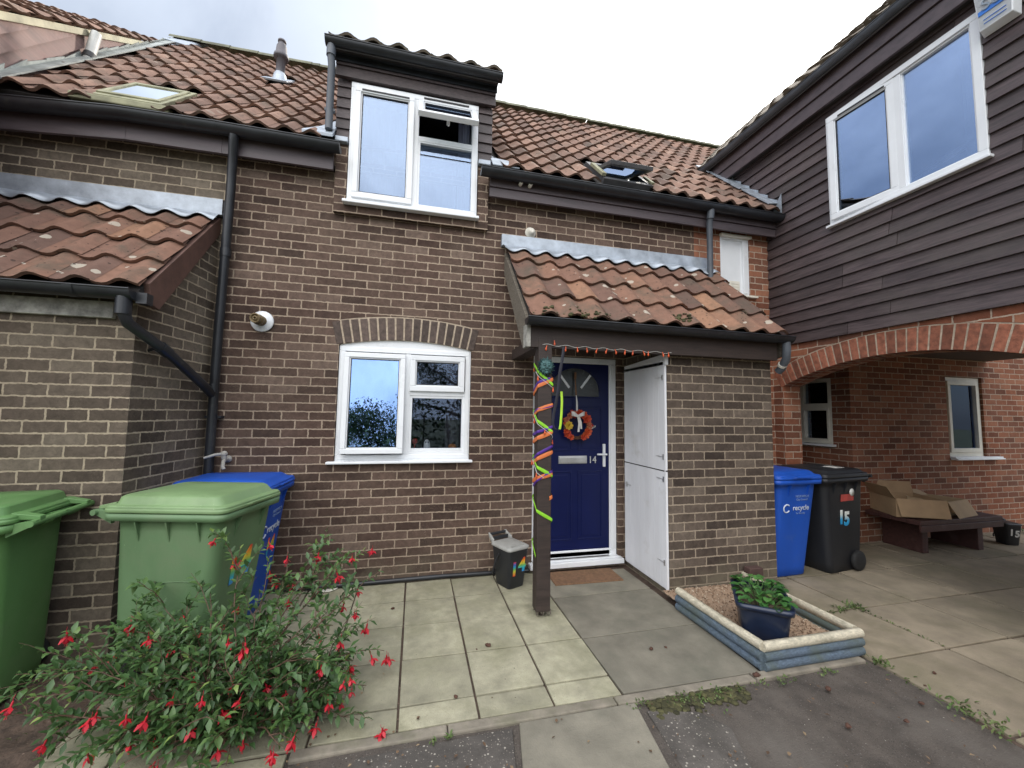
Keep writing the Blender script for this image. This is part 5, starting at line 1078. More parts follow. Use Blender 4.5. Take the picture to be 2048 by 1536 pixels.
for _ in range(2600):
    x, y = r_.uniform(2.87, 3.63), r_.uniform(-1.77, -.79); s_ = r_.uniform(.005, .013); q = [Vector((r_.uniform(-1, 1), r_.uniform(-1, 1), r_.uniform(-.6, 1))).normalized() * s_ for _ in range(4)]
    c0 = Vector((x, y, .058)); t = r_.random(); i = len(b.v); b.v += [tuple(c0 + k) for k in (q[0], q[1], q[2], q[3])]
    for f in ((0, 1, 2), (0, 2, 3), (0, 3, 1), (1, 3, 2)): b.f.append(tuple(i + k for k in f)); b.t.append(t); b.sm.append(False)
gm, gnt, gb = new_mat('gravel'); gnt.links.new(ramp(gnt, tint(gnt).outputs['Fac'], [(0, (.10, .06, .04)), (.3, (.25, .16, .10)), (.6, (.36, .26, .18)), (1, (.52, .43, .33))]), gb.inputs['Base Color']); gb.inputs['Roughness'].default_value = .8
tag(b.build('gravel', gm, BD, BO, fixn=False), kind='stuff')
POT = thing('plant_pot', 'dark blue square plant pot standing on gravel in the edged bed', 'plant pot', (3.115, -1.545, .058), R(-38)); POT.scale = (1.4, 1.4, 1.02); POTM = mk('dark_blue_pot', (.012, .02, .045), .35, var=.2)
b = MB(); loft(b, [rr(.17, .25, .025, 0), rr(.18, .26, .03, .01), rr(.215, .315, .035, .235)], cap1=False); loft(b, [rr(.215, .315, .035, .235), rr(.24, .34, .04, .238), rr(.245, .345, .04, .272), rr(.215, .315, .035, .274), rr(.205, .30, .03, .22)], cap0=False); b.build('pot_body', POTM, POT)
b = MB(); r_ = random.Random(1); b.grid([[(-.10 + .2 * i / 10, -.145 + .29 * j / 10, .225 + r_.uniform(0, .012)) for i in range(11)] for j in range(11)], smooth=False); b.build('pot_soil', SOIL, POT)
PL = thing('strawberry_plant', 'small leafy green plant filling the dark blue pot', 'plant', (3.115, -1.545, .315), R(-38)); PL.scale = (1.15, 1.15, .85); r_ = random.Random(6)
pl = MB(); ps = MB()
for k in range(95):
    x, y = r_.uniform(-.115, .115), r_.uniform(-.175, .175); h = r_.uniform(.02, .085) * (1.1 - abs(x) * 3); p = Vector((x, y, h)); o = Vector((x * 3 + r_.uniform(-.3, .3), y * 2.5 + r_.uniform(-.3, .3), .12)); L_ = r_.uniform(.035, .062)
    d = o.normalized(); nn = Vector((d.x * -.3, d.y * -.3, 1)); t = min(1, max(0, r_.gauss(.5, .2))); s_ = d.cross(nn).normalized()
    rim = [p + d * L_ * (.5 - .5 * math.cos(a)) + s_ * L_ * .42 * math.sin(a) + Vector((0, 0, 1)) * (.010 * abs(math.sin(a)) - .02 * (.5 - .5 * math.cos(a)) ** 2) for a in [2 * math.pi * q / 12 for q in range(12)]]
    c0 = p + d * L_ * .5 - Vector((0, 0, .005)); i = len(pl.v); pl.v += [tuple(c0)] + [tuple(q) for q in rim]
    for q in range(12): pl.f.append((i, i + 1 + q, i + 1 + (q + 1) % 12)); pl.t.append(t); pl.sm.append(True)
    ps.tube([(x * .4, y * .6, -.06), (x * .8, y * .9, h * .5), tuple(p)], .002, 4, cap=False)
pl.build('leaves', leaf_mat('pot_leaf', [(0, (.018, .06, .018)), (.5, (.045, .14, .03)), (.85, (.10, .24, .055)), (1, (.35, .12, .03))], .45, .25), PL, fixn=False); ps.build('stalks', mk('green_stalk', (.09, .16, .05), .6), PL)

# ------------------------------------------------------------------ bench, boxes
REDW = mk('dark_red_brown_paint', (.062, .026, .022), .55, var=.3, scale=6, bs=.2, bscale=50, stretch=(1, 6, 6), dirt=(5, .58, .8, (.12, .08, .07)))
BE = thing('bench', 'low dark red timber bench against the passage wall', 'bench', (7.05, -.28, 0)); EO = (7.05, -.28, 0)
b = MB()
for k in range(4): b.box((6.30, -.58 + k * .145, .375), (7.66, -.44 + k * .145, .425))
b.box((6.30, -.585, .30), (7.66, -.56, .374)); b.build('seat', REDW, BE, EO, bevel=.006)
for x in (6.58, 7.42): b = MB(); b.box((x, -.42 if x < 7 else -.47, 0), (x + .09, .0, .374)); b.build('leg', REDW, BE, EO, bevel=.006)
CARD = mk('brown_cardboard', (.40, .27, .155), .85, var=.15, scale=5, bs=.08, bscale=30); CARD2 = mk('pale_cardboard', (.47, .345, .21), .85, var=.12, scale=5, bs=.08, bscale=30)
def carton(label, loc, rotz, w_, d_, h, m, flaps, tilt_=0):
    t = thing('cardboard_box', label, 'cardboard box', loc, rotz, 'cardboard boxes on the bench'); e = .006
    b = MB(); b.box((-w_ / 2, -d_ / 2, 0), (w_ / 2, d_ / 2, e)); b.box((-w_ / 2, -d_ / 2, e), (-w_ / 2 + e, d_ / 2, h)); b.box((w_ / 2 - e, -d_ / 2, e), (w_ / 2, d_ / 2, h)); b.box((-w_ / 2 + e, -d_ / 2, e), (w_ / 2 - e, -d_ / 2 + e, h)); b.box((-w_ / 2 + e, d_ / 2 - e, e), (w_ / 2 - e, d_ / 2, h)); b.build('carton', m, t)
    for ax, sg, ln, an in flaps:
        b = MB(); c, s_ = math.cos(R(an)), math.sin(R(an))
        if ax == 'y': y = sg * d_ / 2; b.hexa([(-w_ / 2, y, h), (w_ / 2, y, h), (w_ / 2, y + sg * e, h - .002), (-w_ / 2, y + sg * e, h - .002), (-w_ / 2 + .01, y + sg * ln * c, h + ln * s_), (w_ / 2 - .01, y + sg * ln * c, h + ln * s_), (w_ / 2 - .01, y + sg * (ln * c + e), h + ln * s_ - .004), (-w_ / 2 + .01, y + sg * (ln * c + e), h + ln * s_ - .004)])
        else: x = sg * w_ / 2; b.hexa([(x, -d_ / 2, h), (x, d_ / 2, h), (x + sg * e, d_ / 2, h - .002), (x + sg * e, -d_ / 2, h - .002), (x + sg * ln * c, -d_ / 2 + .01, h + ln * s_), (x + sg * ln * c, d_ / 2 - .01, h + ln * s_), (x + sg * (ln * c + e), d_ / 2 - .01, h + ln * s_ - .004), (x + sg * (ln * c + e), -d_ / 2 + .01, h + ln * s_ - .004)])
        b.build('flap', m, t)
carton('large open cardboard box at the left end of the bench', (6.60, -.255, .426), R(-26), .50, .50, .215, CARD, [('y', -1, .20, -72), ('y', 1, .14, 75), ('x', -1, .15, 60), ('x', 1, .16, -60)])
carton('smaller cardboard box with drooping flaps in the middle of the bench', (7.12, -.265, .426), R(10), .50, .36, .17, CARD2, [('y', -1, .20, -62), ('y', 1, .12, 25), ('x', -1, .14, -50), ('x', 1, .1, -40)])

# ------------------------------------------------------------------ doorway
MAT = mk('coir', (.21, .115, .062), .95, var=.3, scale=40, bs=.8, bscale=300)
b = MB(); b.box((2.02, -.385, -.004), (2.70, -.095, .012)); o = tag(b.build('door_mat', MAT, None, (2.36, -.24, 0), bevel=.004), 'brown coir door mat below the blue front door', 'door mat'); o.rotation_euler = (0, 0, R(-1.5))
# sun-faced plaque on the post
VERD = mk('verdigris_plaster', (.055, .125, .125), .75, var=.4, scale=30, bs=.4, bscale=60)
SP = thing('wall_plaque', 'blue green sun face plaque fixed high on the porch post', 'wall plaque', (1.725, -.905, 1.955)); b = MB()
b.ball((0, -.012, 0), .052, 12, sq=(1, .5, 1.12)); b.ball((0, -.042, -.004), .012, 6, sq=(.8, 1, 1.5)); b.ball((-.019, -.036, .014), .010, 6); b.ball((.019, -.036, .014), .010, 6); b.ball((-.02, -.036, .026), .012, 5, sq=(1.3, .8, .5)); b.ball((.02, -.036, .026), .012, 5, sq=(1.3, .8, .5)); b.ball((0, -.036, -.028), .013, 6, sq=(1.4, .8, .5)); b.ball((-.026, -.03, -.012), .014, 6); b.ball((.026, -.03, -.012), .014, 6); b.ball((0, -.03, -.046), .014, 6)
b.build('face', VERD, SP); b = MB(); r_ = random.Random(9)
for ring, (r0, r1, n_, yy) in enumerate(((.044, .088, 15, .0), (.04, .076, 15, -.010))):
    for k in range(n_):
        a = 2 * math.pi * (k + .5 * ring) / n_; q = r_.uniform(.9, 1.08); w_ = .20
        P_ = lambda rr_, aa, y: (rr_ * math.cos(aa), y, rr_ * math.sin(aa) * 1.02)
        tip = P_(r1 * q, a + .12, yy - .002); L_, R_, M_ = P_(r0, a - w_, yy), P_(r0, a + w_, yy), P_((r0 + r1) / 2, a + .05, yy - .02); c0 = P_(r0, a, yy - .016)
        b.face([L_, M_, tip]); b.face([R_, tip, M_]); b.face([L_, c0, M_]); b.face([R_, M_, c0]); b.face([L_, tip, R_])
b.build('rays', VERD, SP)
# ribbons wound round the post
def postpath(z, ang):   # point on the post's skin at an angle given in quarter turns from the front-left corner
    q = ang % 4; x0, x1, y0, y1 = 1.664, 1.787, -.904, -.786; f = q % 1
    return Vector([(x0 + (x1 - x0) * f, y0, z), (x1, y0 + (y1 - y0) * f, z), (x1 - (x1 - x0) * f, y1, z), (x0, y1 - (y1 - y0) * f, z)][int(q)])
def ribbon(name, label, m, z0, z1, turns, a0, w_, sgn=1, seed=1):
    mb = MB(); n_ = int(turns * 40); r = random.Random(seed); row = []
    for k in range(n_ + 1):
        u = k / n_; z = z0 + (z1 - z0) * u + .02 * math.sin(7 * u + seed) + .012 * math.sin(23 * u); p = postpath(z, a0 + sgn * 4 * turns * u)
        c = Vector((1.7255, -.845, z)); o = (p - c); o.z = 0; p = p + o.normalized() * .003
        ww = w_ * (.55 + .45 * abs(math.cos(math.pi * .5 * ((a0 + 4 * sgn * turns * u) % 1 - .5) * 1.2))) 
        row.append((p - Vector((0, 0, ww / 2)), p + Vector((0, 0, ww / 2)), o.normalized()))
    mb.grid([[a for a, _, _ in row], [(a + b2) / 2 + o * .004 for a, b2, o in row], [b2 for _, b2, _ in row]], .5, True)
    return tag(mb.build(name, m, None, (1.725, -.845, (z0 + z1) / 2), fixn=False), label, 'ribbon', 'ribbons wound round the porch post')
OR = mk('orange_ribbon', (.62, .17, .05), .5, var=.15); LI = mk('lime_ribbon', (.26, .62, .03), .45, var=.15); PU = mk('purple_ribbon', (.075, .022, .24), .45, var=.2); BK = mk('black_ribbon', (.012, .012, .022), .5)
ribbon('ribbon', 'orange ribbon spiralling down the brown porch post', OR, 1.93, .90, 5.6, 3.2, .036, -1, 1)
ribbon('ribbon', 'lime green ribbon wound the opposite way down the porch post', LI, 1.97, .46, 4.2, 3.1, .030, 1, 2)
ribbon('ribbon', 'purple ribbon spiralling between the orange turns on the porch post', PU, 1.86, 1.02, 4.4, .8, .026, -1, 3)
b = MB()
def hang(mb, pts, w_, ax=(1, 0, 0)):
    ax = Vector(ax); P = [Vector(p) for p in pts]; mb.grid([[p - ax * w_ / 2 for p in P], [p + Vector((0, -.003, 0)) for p in P], [p + ax * w_ / 2 for p in P]], .5, True)
hang(b, [(1.885, -.90, 2.13), (1.868, -.905, 2.02), (1.85, -.905, 1.92), (1.838, -.905, 1.80), (1.82, -.905, 1.68), (1.795, -.905, 1.56), (1.79, -.905, 1.50), (1.80, -.905, 1.462), (1.83, -.905, 1.448), (1.86, -.905, 1.45)], .026)
tag(b.build('ribbon', BK, None, (1.885, -.9, 2.13), fixn=False), 'black ribbon hanging in a loop from the porch beam', 'ribbon', 'ribbons wound round the porch post')
b = MB(); hang(b, [(1.862, -.91, 1.76), (1.866, -.91, 1.68), (1.862, -.91, 1.58), (1.856, -.91, 1.50), (1.848, -.91, 1.455)], .020)
tag(b.build('ribbon', mk('lime_yellow_ribbon', (.38, .62, .04), .45), None, (1.86, -.91, 1.6), fixn=False), 'short lime ribbon dangling beside the wreath, clear of the post', 'ribbon', 'ribbons wound round the porch post')
# string of small orange lights along the beam
LS = thing('string_lights', 'string of little orange lights along the porch beam', 'string lights', (2.25, -.9, 2.12)); LO = (2.25, -.9, 2.12)
r_ = random.Random(3); pts = []; n_ = 50
for k in range(n_ + 1):
    x = 1.70 + 1.19 * k / n_; pts.append((x, -.902, 2.138 + .007 * math.sin(k * .9) - .012 * (k / n_)))
b = MB(); b.tube(pts, .0022, 5); b.build('wire', mk('pale_wire', (.5, .5, .46), .5), LS, LO)
AMB = mk('orange_bulb', (.62, .10, .03), .3, var=.2)
for k, x in enumerate((1.735, 1.80, 1.90, 2.0, 2.085, 2.18, 2.27, 2.345, 2.44, 2.515, 2.61, 2.66, 2.80, 2.86)):
    z = 2.132 + (.045 if k == 1 else 0); dx = r_.uniform(-.012, .012)
    b = MB(); b.tube([(x, -.904, z), (x + dx * .6, -.906, z - .02)], .004, 6); b.ball((x + dx, -.906, z - .030), .010, 6, sq=(.8, .8, 1.4)); b.build('bulb', AMB, LS, LO)
pw = MB(); pz = [postpath(1.92 - .85 * k / 60, 3.6 + 5.2 * k / 60 * 1.7) for k in range(61)]
pw.tube([p + ((p - Vector((1.7255, -.845, p.z))).normalized() * .006) for p in pz], .0022, 5)
PLT = thing('string_lights', 'string of orange lights twisted round the porch post', 'string lights', (1.725, -.845, 1.5)); pw.build('wire', mk('white_wire', (.6, .6, .58), .5), PLT, (1.725, -.845, 1.5))
for k in range(3, 60, 6):
    p = pz[k] + (pz[k] - Vector((1.7255, -.845, pz[k].z))).normalized() * .014; b = MB(); b.tube([p, p - Vector((0, 0, .02))], .0045, 6); b.ball(p - Vector((0, 0, .028)), .010, 6, sq=(.8, .8, 1.4)); b.build('bulb', AMB, PLT, (1.725, -.845, 1.5))
# wreath
WR = thing('door_wreath', 'autumn wreath of red and orange flowers with a white bow on the blue door', 'wreath', (2.365, -.01, 1.455)); b = MB(); r_ = random.Random(14)
for q in range(5): b.tube([((.125 + .012 * math.sin(5 * a + q)) * math.cos(a), -.012 + .012 * math.cos(4 * a + q), (.125 + .012 * math.sin(5 * a + q)) * math.sin(a)) for a in [2 * math.pi * k / 40 for k in range(41)]], .007, 5, cap=False)
b.build('twig_ring', mk('twig_brown', (.10, .045, .025), .9, var=.4), WR)
PET = leaf_mat('wreath_petals', [(0, (.20, .03, .02)), (.3, (.42, .035, .02)), (.6, (.58, .085, .02)), (.85, (.38, .11, .06)), (1, (.5, .2, .09))], .6, .1)
def bloom(c, r, t, layers=3, n_=7, m=PET, name='flower'):
    mb = MB(); c = Vector(c)
    for l_ in range(layers):
        rr_ = r * (1 - .27 * l_)
        for k in range(n_):
            a = 2 * math.pi * (k + .5 * l_) / n_ + r_.uniform(-.1, .1); o = Vector((math.cos(a), -.35 - .45 * l_, math.sin(a))).normalized(); s_ = Vector((-math.sin(a), 0, math.cos(a)))
            p0 = c + Vector((0, -.006 * l_, 0)); tt = min(1, max(0, t + r_.uniform(-.12, .12)))
            mb.grid([[p0 - s_ * .1 * rr_, p0 + s_ * .1 * rr_], [p0 + o * rr_ * .6 - s_ * .38 * rr_, p0 + o * rr_ * .6 + s_ * .38 * rr_], [p0 + o * rr_ - s_ * .16 * rr_, p0 + o * rr_ + s_ * .16 * rr_]], tt, True)
    return mb.build(name, m, WR, fixn=False)
spots = [(80, .044, .45), (58, .046, .5), (35, .050, .42), (12, .032, .85), (-8, .034, .9), (-25, .046, .55), (-42, .044, .6), (-58, .038, .4), (105, .032, .8), (128, .036, .9), (152, .034, .85), (205, .036, .5), (222, .040, .4), (240, .034, .55)]
for a, r, t in spots: bloom((.135 * math.cos(R(a)), -.034, .135 * math.sin(R(a))), r, t)
for _ in range(22):
    a = R(r_.choice([r_.uniform(-70, 110), r_.uniform(110, 250)])); q = r_.uniform(.10, .175); bloom((q * math.cos(a), -.022, q * math.sin(a)), r_.uniform(.014, .024), r_.choice([.1, .3, .45, .6, .95]), 2, 5, name='small_flower')
YEL = leaf_mat('yellow_rose', [(0, (.5, .3, .02)), (.5, (.62, .42, .04)), (1, (.7, .55, .1))], .6, .1)
bloom((-.10, -.045, .005), .048, .5, 4, 8, YEL, 'rose')
BOW = mk('white_satin', (.62, .60, .57), .45, var=.1)
b = MB()
for sg in (-1, 1): b.grid([[Vector((sg * .0, -.06, .10 + e)) , Vector((sg * .045, -.075, .125 + e * 1.6)), Vector((sg * .075, -.06, .13 + e * 1.8)), Vector((sg * .04, -.05, .115 + e * 1.4)), Vector((0, -.058, .105 + e))] for e in (-.012, .014)], .5, True)
hang(b, [(.0, -.058, .10), (.012, -.062, .03), (.004, -.060, -.06)], .022); hang(b, [(.01, -.058, .10), (.03, -.062, .04), (.035, -.060, -.03)], .02); b.ball((.004, -.064, .105), .014, 6); b.build('bow', BOW, WR, fixn=False)
b = MB(); hang(b, [(.0, -.02, .12), (.002, -.018, .25), (-.004, -.018, .33)], .014); hang(b, [(.012, -.02, .12), (.008, -.018, .25), (-.004, -.018, .33)], .010); b.build('hanging_ribbon', BOW, WR, fixn=False)
b = MB(); b.tube([(-.004, -.016, .32), (-.004, .015, .52), (-.004, .02, .56)], .008, 8); b.box((-.016, .006, .50), (.008, .022, .57)); b.build('door_hook', mk('bronze_hook', (.16, .08, .04), .4, metal=.6), WR)
for x, z, a in ((.155, .0, -15), (.165, -.02, 20)): b = MB(); c_, s_ = math.cos(R(a)), math.sin(R(a)); b.hexa([(x, -.03, z - .012), (x + .05 * c_, -.03, z - .004 + .05 * s_), (x + .05 * c_, -.026, z - .004 + .05 * s_), (x, -.026, z - .012), (x, -.03, z + .010), (x + .05 * c_, -.03, z + .010 + .05 * s_), (x + .05 * c_, -.026, z + .010 + .05 * s_), (x, -.026, z + .01)]); b.build('ribbon_end', BOW, WR)

# ------------------------------------------------------------------ things on the walls
BRASS = mk('tarnished_brass', (.20, .15, .08), .5, metal=.5, var=.4, scale=20)
FL = thing('flue_outlet', 'round white boiler flue outlet sticking out of the brick wall', 'flue outlet', (-.645, 0, 2.365)); b = MB(); b.lathe([(0, -.006), (.088, -.006), (.095, -.014), (.09, -.022), (.05, -.026), (.048, -.03), (0, -.03)], (0, 0, 0), 'Y', 24); b.build('wall_collar', UPVC, FL)
b = MB(); b.lathe([(.045, -.025), (.045, -.05), (.040, -.055), (.040, -.075), (.046, -.078), (.046, -.095), (.038, -.10), (.038, -.135), (.043, -.138), (.043, -.155), (.034, -.157), (.034, -.14), (.018, -.14), (.018, -.158), (.010, -.158), (.010, -.1)], (0, 0, 0), 'Y', 20); b.xf(Matrix.Rotation(R(-4), 4, 'Z')); b.build('terminal', BRASS, FL)
TP = thing('outside_tap', 'lagged pale outside tap on the wall above the blue bin', 'tap', (-.845, 0, 1.15)); b = MB(); b.lathe([(0, 0), (.03, 0), (.03, -.012), (.018, -.016), (.018, -.05)], (0, 0, 0), 'Y', 14); b.tube([(0, -.045, 0), (0, -.075, .0), (0, -.085, .022), (0, -.085, .045)], .02, 10); b.tube([(0, -.08, -.005), (.012, -.12, -.012), (.018, -.14, -.05), (.03, -.142, -.07)], .014, 10); b.ball((0, -.085, .05), .026, 8); b.build('tap_body', mk('pale_lagging', (.36, .345, .31), .8, var=.3, scale=20, bs=.4), TP)
b = MB(); b.tube([(0, -.09, .055), (-.06, -.10, .045), (-.135, -.11, .02)], [.012, .012, .010], 8); b.build('lever', mk('pale_plastic_lever', (.42, .41, .38), .6), TP)
AL = thing('alarm_box', 'white burglar alarm box with blue stripe on the dark boarding', 'alarm box', (4.915, -2.105, 4.665)); b = MB()
b.prism([(-.075, -.088, -.11), (-.075, .088, -.11), (-.085, .105, .20), (-.085, -.105, .20)], (.012, 0, 0)); b.hexa([(-.075, -.088, -.11), (-.075, .088, -.11), (0, .10, -.135), (0, -.10, -.135), (-.085, -.105, .20), (-.085, .105, .20), (0, .12, .22), (0, -.12, .22)]); b.build('casing', UPVC, AL, bevel=.006)
BL = mk('blue_print', (.03, .16, .55), .4); b = MB(); b.box((-.0845, -.085, .005), (-.0795, .085, .04)); b.box((-.0815, -.06, -.045), (-.0775, .06, -.040)); b.box((-.0805, -.06, -.075), (-.0765, .06, -.07)); b.build('blue_stripe', BL, AL)
text('lettering', 'Se', .12, mk('grey_blue_print', (.25, .30, .36), .4), AL, (-.089, .01, .03), (R(90), 0, R(-90)), .002)
# ghost, pumpkin, candle behind the window
GH = tag((lambda m: (m.lathe([(.030, .0), (.033, .02), (.031, .055), (.024, .08), (.012, .094), (0, .098)], (.835, .17, 1.206)), m)[1])(MB()).build('ghost_ornament', mk('white_ceramic', (.8, .8, .78), .3), None, (.835, .17, 1.206)), 'little white ghost ornament inside the lower window', 'ornament')
for x, z, s_ in ((-.011, .07, 1), (.012, .07, 1), (0, .05, .6)): b = MB(); b.ball((.835 + x, .17 - .028, 1.206 + z), .0075 * s_, 6, sq=(.8, .6, 1.3)); b.build('eye' if s_ == 1 else 'mouth', GASKET, GH, (.835, .17, 1.206))
b = MB()
for k in range(8): a = 2 * math.pi * k / 8; b.ball((1.09 + .018 * math.cos(a), .17 + .018 * math.sin(a), 1.232), .024, 6)
PK_ = tag(b.build('pumpkin_ornament', mk('pumpkin_orange', (.5, .17, .03), .5), None, (1.09, .17, 1.206)), 'small orange pumpkin on the inner sill, right of the ghost', 'ornament'); b = MB(); b.tube([(1.09, .17, 1.252), (1.094, .168, 1.277)], .005, 6); b.build('stalk', mk('stalk_brown', (.12, .09, .03), .8), PK_, (1.09, .17, 1.206))
b = MB(); b.tube([(.715, .17, 1.207), (.715, .17, 1.265)], .006, 6); b.ball((.715, .17, 1.285), .03, 6, sq=(1, .5, 1)); tag(b.build('toadstool_ornament', mk('red_ornament', (.45, .03, .02), .4), None, (.715, .17, 1.206)), 'small red ornament on the inner sill, left of the ghost', 'ornament')
b = MB(); b.tube([(.41, .15, 1.207), (.41, .15, 1.345), (.412, .15, 1.37)], [.011, .010, .004], 8); tag(b.build('candle', mk('cream_wax', (.7, .68, .6), .5), None, (.41, .15, 1.207)), 'thin cream candle behind the left window pane', 'candle')

# ------------------------------------------------------------------ on the ground
b = MB(); b.tube([(-.85, -.022, .025), (.2, -.025, .022), (1.0, -.022, .03), (1.5, -.025, .025), (1.86, -.03, .022)], .020, 8); tag(b.build('ground_pipe', GUTTER, None, (.5, -.02, 0)), 'thin black pipe along the foot of the brick wall', 'pipe')
b = MB(); b.box((3.70, -.86, -.005), (3.845, -.785, .205)); tag(b.build('loose_brick', mk('engineering_brick', (.075, .042, .036), .8, var=.3, bs=.3), None, (3.77, -.82, 0), bevel=.006), 'dark brick standing on end against the store wall', 'brick')
GR = leaf_mat('weed_green', [(0, (.05, .07, .02)), (.5, (.08, .14, .03)), (1, (.16, .2, .07))], .6, .2)
b = MB(); r_ = random.Random(20)
def tuft(x, y, n_, s_, sp):
    for _ in range(n_):
        p = Vector((x + r_.gauss(0, sp), y + r_.gauss(0, sp), 0)); d = Vector((r_.uniform(-1, 1), r_.uniform(-1, 1), r_.uniform(.3, 1.4))).normalized(); leaf(b, p, d, Vector((0, 0, 1)), r_.uniform(.3, 1) * s_, .0035 + s_ * .06, r_.random(), .3)
for k in range(16): tuft(3.66 + .68 * k / 16, -1.30 + .02 * math.sin(k), 6, .03, .012)
tuft(4.33, -1.28, 46, .055, .04); tuft(4.18, -1.27, 26, .045, .03); tuft(3.68, -1.90, 40, .05, .03); tuft(3.66, -2.3, 50, .045, .05); tuft(3.67, -2.42, 50, .04, .05); tuft(3.66, -2.1, 16, .035, .04)
for k in range(14): tuft(4.34 + r_.uniform(-.005, .005), -1.30 - .57 * k / 14, 4, .025, .006)
for k in range(40): tuft(r_.uniform(1.9, 3.3), -1.875 - abs(r_.gauss(0, .025)), 7, .022, .014)
for k in range(10): tuft(r_.uniform(2.05, 2.5), -1.90 - abs(r_.gauss(0, .04)), 6, .018, .02)
tuft(.93, -1.89, 10, .035, .01); tuft(.85, -1.9, 8, .03, .01); tuft(9.1, -.02, 80, .09, .12); tuft(9.5, -.02, 60, .09, .12)
for k in range(40): tuft(r_.uniform(-2.4, -.95), r_.uniform(-1.9, -1.1), 3, .03, .02)
tag(b.build('weeds', GR, None, (3.6, -1.9, 0), fixn=False), 'small weeds and moss growing in the paving joints', 'weeds', kind='stuff')
b = MB(); r_ = random.Random(33)
for _ in range(260):
    p = Vector((r_.uniform(2.0, 2.62), -1.872 - abs(r_.gauss(0, .055)), -.004)); b.ball(p, r_.uniform(.006, .02), 4, r_.random(), (1.3, 1.2, .45))
tag(b.build('moss', MOSS, None, (2.3, -1.9, 0), fixn=False), 'mossy crust along the front of the kerb', 'moss', kind='stuff')
CLOD = mk('dry_leaf_brown', (.085, .04, .026), .9, var=.5, scale=40)
def clod(seed):
    r = random.Random(seed); mb = MB(); mb.ball((0, 0, .010), .016, 6, sq=(1.3, .9, .65)); mb.v = [tuple(c * r.uniform(.75, 1.3) for c in p) for p in mb.v]; return mb
c_o = None; r_ = random.Random(40)
from_px = [(.25, -1.26, 'fallen brown cone beside the fuchsia on the pale slabs'), (.585, -.52, 'brown cone on the second row of patio slabs'), (1.24, -1.18, 'dark cone lying where four patio slabs meet'), (2.31, -1.45, 'brown debris on the dark slab before the door'), (2.42, -1.45, 'second crumb of debris on the dark slab before the door'), (2.78, -1.835, 'large brown cone on the kerb at the bed corner'), (3.10, -2.02, 'brown cone on tarmac in front of the blue edged bed'), (2.92, -2.26, 'brown cone in the middle of the dark tarmac'), (3.50, -2.22, 'brown cone near the tarmac edge'), (3.90, -2.05, 'brown cone on the passage slabs just past the tarmac edge'), (3.70, -2.12, 'brown crumbs at the tarmac edge'), (3.26, -2.3, 'small cone between the larger ones on the tarmac'), (1.16, -1.20, 'small dark cone beside the slab joint'), (.98, -1.62, 'dark crumb on the front row of slabs')]
for k, (x, y, lab) in enumerate(from_px):
    if c_o is None: o = c_o = clod(1).build('fallen_cone', CLOD, None, (0, 0, 0))
    else: o = c_o.copy(); COL.objects.link(o)
    o.location = (x, y, .0 if y > -1.86 or x > 3.66 else -.004); o.rotation_euler = (0, 0, r_.uniform(0, 6)); s_ = r_.uniform(.55, 1.25) * (.6 if 'crumb' in lab or 'small' in lab else 1); o.scale = (s_, s_, s_)
    tag(o, lab, 'fallen cone', 'fallen cones and crumbs on the paving')
b = MB(); r_ = random.Random(44)
for _ in range(260):
    x, y = r_.choice([(r_.uniform(-2.2, -.95), r_.uniform(-1.95, -1.0)), (r_.uniform(.3, 3.6), r_.uniform(-2.6, -1.9)), (r_.gauss(-.2, .5), r_.gauss(-1.75, .2))]); d = Vector((r_.uniform(-1, 1), r_.uniform(-1, 1), .1)); leaf(b, Vector((x, y, .006)), d, Vector((0, 0, 1)), r_.uniform(.008, .03), r_.uniform(.003, .009), r_.random(), .1)
tag(b.build('litter_leaves', leaf_mat('dead_leaf', [(0, (.06, .035, .02)), (.6, (.15, .09, .05)), (1, (.3, .22, .13))], .8, .1), None, (0, -1.9, 0), fixn=False), 'scattered dead leaf bits on soil and tarmac', 'leaf litter', kind='stuff')
b = MB(); b.lathe([(0, .004), (.08, .006), (.10, .012), (.098, .004)], (0, 0, 0), n=24); o = tag(b.build('pot_saucer', CREAM, None, (7.30, -.45, 0)), 'pale saucer on the paving in front of the bench', 'saucer')

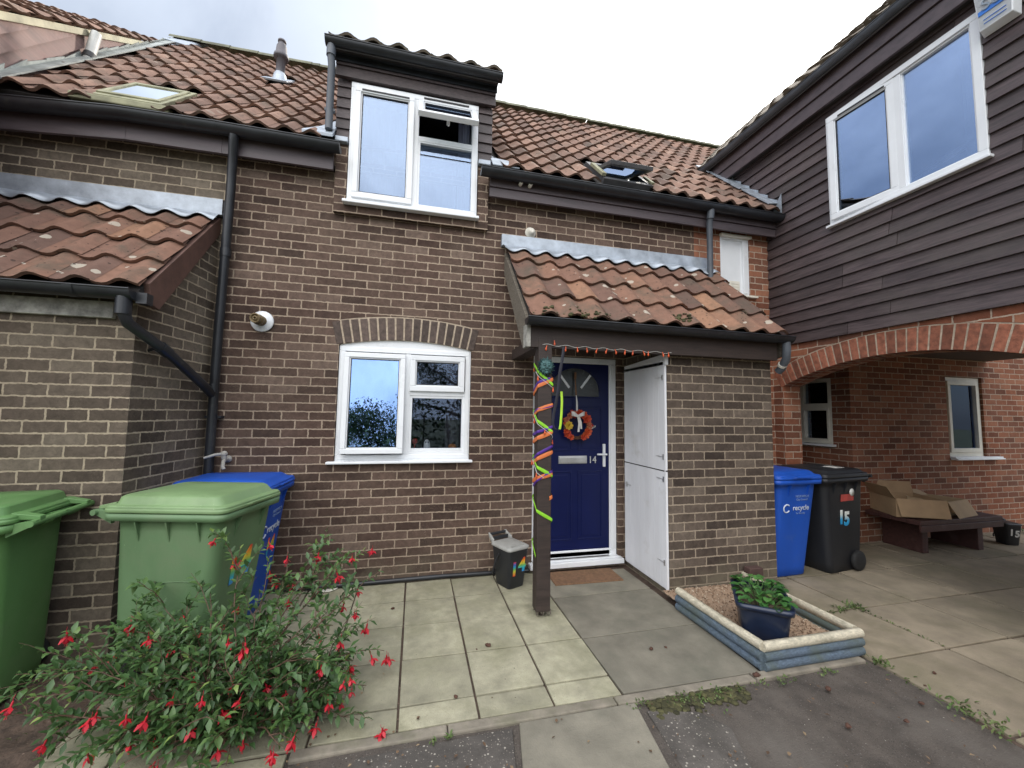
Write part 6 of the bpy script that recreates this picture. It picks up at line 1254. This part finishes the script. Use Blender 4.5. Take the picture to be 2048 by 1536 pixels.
# ------------------------------------------------------------------ trees behind the viewer, mirrored in the panes
TL_ = leaf_mat('tree_leaf', [(0, (.018, .035, .014)), (.5, (.04, .075, .025)), (1, (.09, .13, .04))], .55, .2); BARK = mk('bark', (.09, .07, .055), .9, var=.4, bs=.5)
def tree(label, loc, h, cr, n_, seed, sq=1.0):
    t = thing('tree', label, 'tree', loc, 0, 'trees across the path from the houses'); r = random.Random(seed); tr = MB(); fo = MB()
    tr.tube([(0, 0, 0), (.05, .02, h * .3), (-.04, .05, h * .6), (0, 0, h * .85)], [h * .03, h * .022, h * .014, .02], 8)
    cl = []
    for k in range(16):
        a, e = r.uniform(0, 6.28), r.uniform(.25, .95); p = Vector((math.cos(a) * cr * r.uniform(.3, 1), math.sin(a) * cr * r.uniform(.3, 1), h * e)); tr.tube([(0, 0, h * e * .7), tuple(p * .6 + Vector((0, 0, h * e * .3))), tuple(p)], [h * .010, h * .006, .008], 6); cl.append((p, cr * r.uniform(.28, .5)))
    for c, q in cl:
        for _ in range(n_ // 16):
            d = Vector((r.gauss(0, 1), r.gauss(0, 1), r.gauss(0, .8))).normalized() * q * r.uniform(.3, 1.05); p = c + d
            leaf(fo, p, Vector((r.uniform(-1, 1), r.uniform(-1, 1), r.uniform(-1, .4))), Vector((0, 0, 1)), r.uniform(.07, .13), r.uniform(.025, .04), r.random(), .2)
    tr.build('trunk', BARK, t); fo.build('crown', TL_, t, fixn=False)
tree('bushy tree across the path, seen only mirrored in the left pane', (-2.2, -13.5, 0), 3.1, 1.9, 11000, 3)
tree('tall dark tree across the path, facing the right half of the window', (2.6, -12.0, 0), 6.5, 2.5, 15000, 4)
tree('broad tree across the path, farther to the right', (6.2, -13.5, 0), 7.0, 2.8, 4200, 5)
tree('small round tree across the path, farthest left', (-5.5, -14, 0), 4.2, 2.2, 2400, 6)

HG = thing('hedge', 'long unseen hedge added behind the viewer to keep the right panes dark', 'hedge', (3, -11, 0)); fo = MB(); r_ = random.Random(77); tr = MB()  # added out of view to block the bright low horizon mirrored in the panes
for _ in range(5200):
    p = Vector((r_.uniform(-9, 14), -11 + r_.uniform(-.6, .6), abs(r_.uniform(-.1, 1.9)) + r_.uniform(0, .15))); leaf(fo, p, Vector((r_.uniform(-1, 1), r_.uniform(-1, 1), r_.uniform(-.5, 1))), Vector((0, 0, 1)), r_.uniform(.12, .24), r_.uniform(.05, .09), r_.random(), .2)
for k in range(24): tr.tube([(-9 + k, -11, 0), (-9 + k + r_.uniform(-.2, .2), -11, 1.5)], .03, 6)
tr.build('stems', BARK, HG, (3, -11, 0)); fo.build('foliage', TL_, HG, (3, -11, 0), fixn=False)
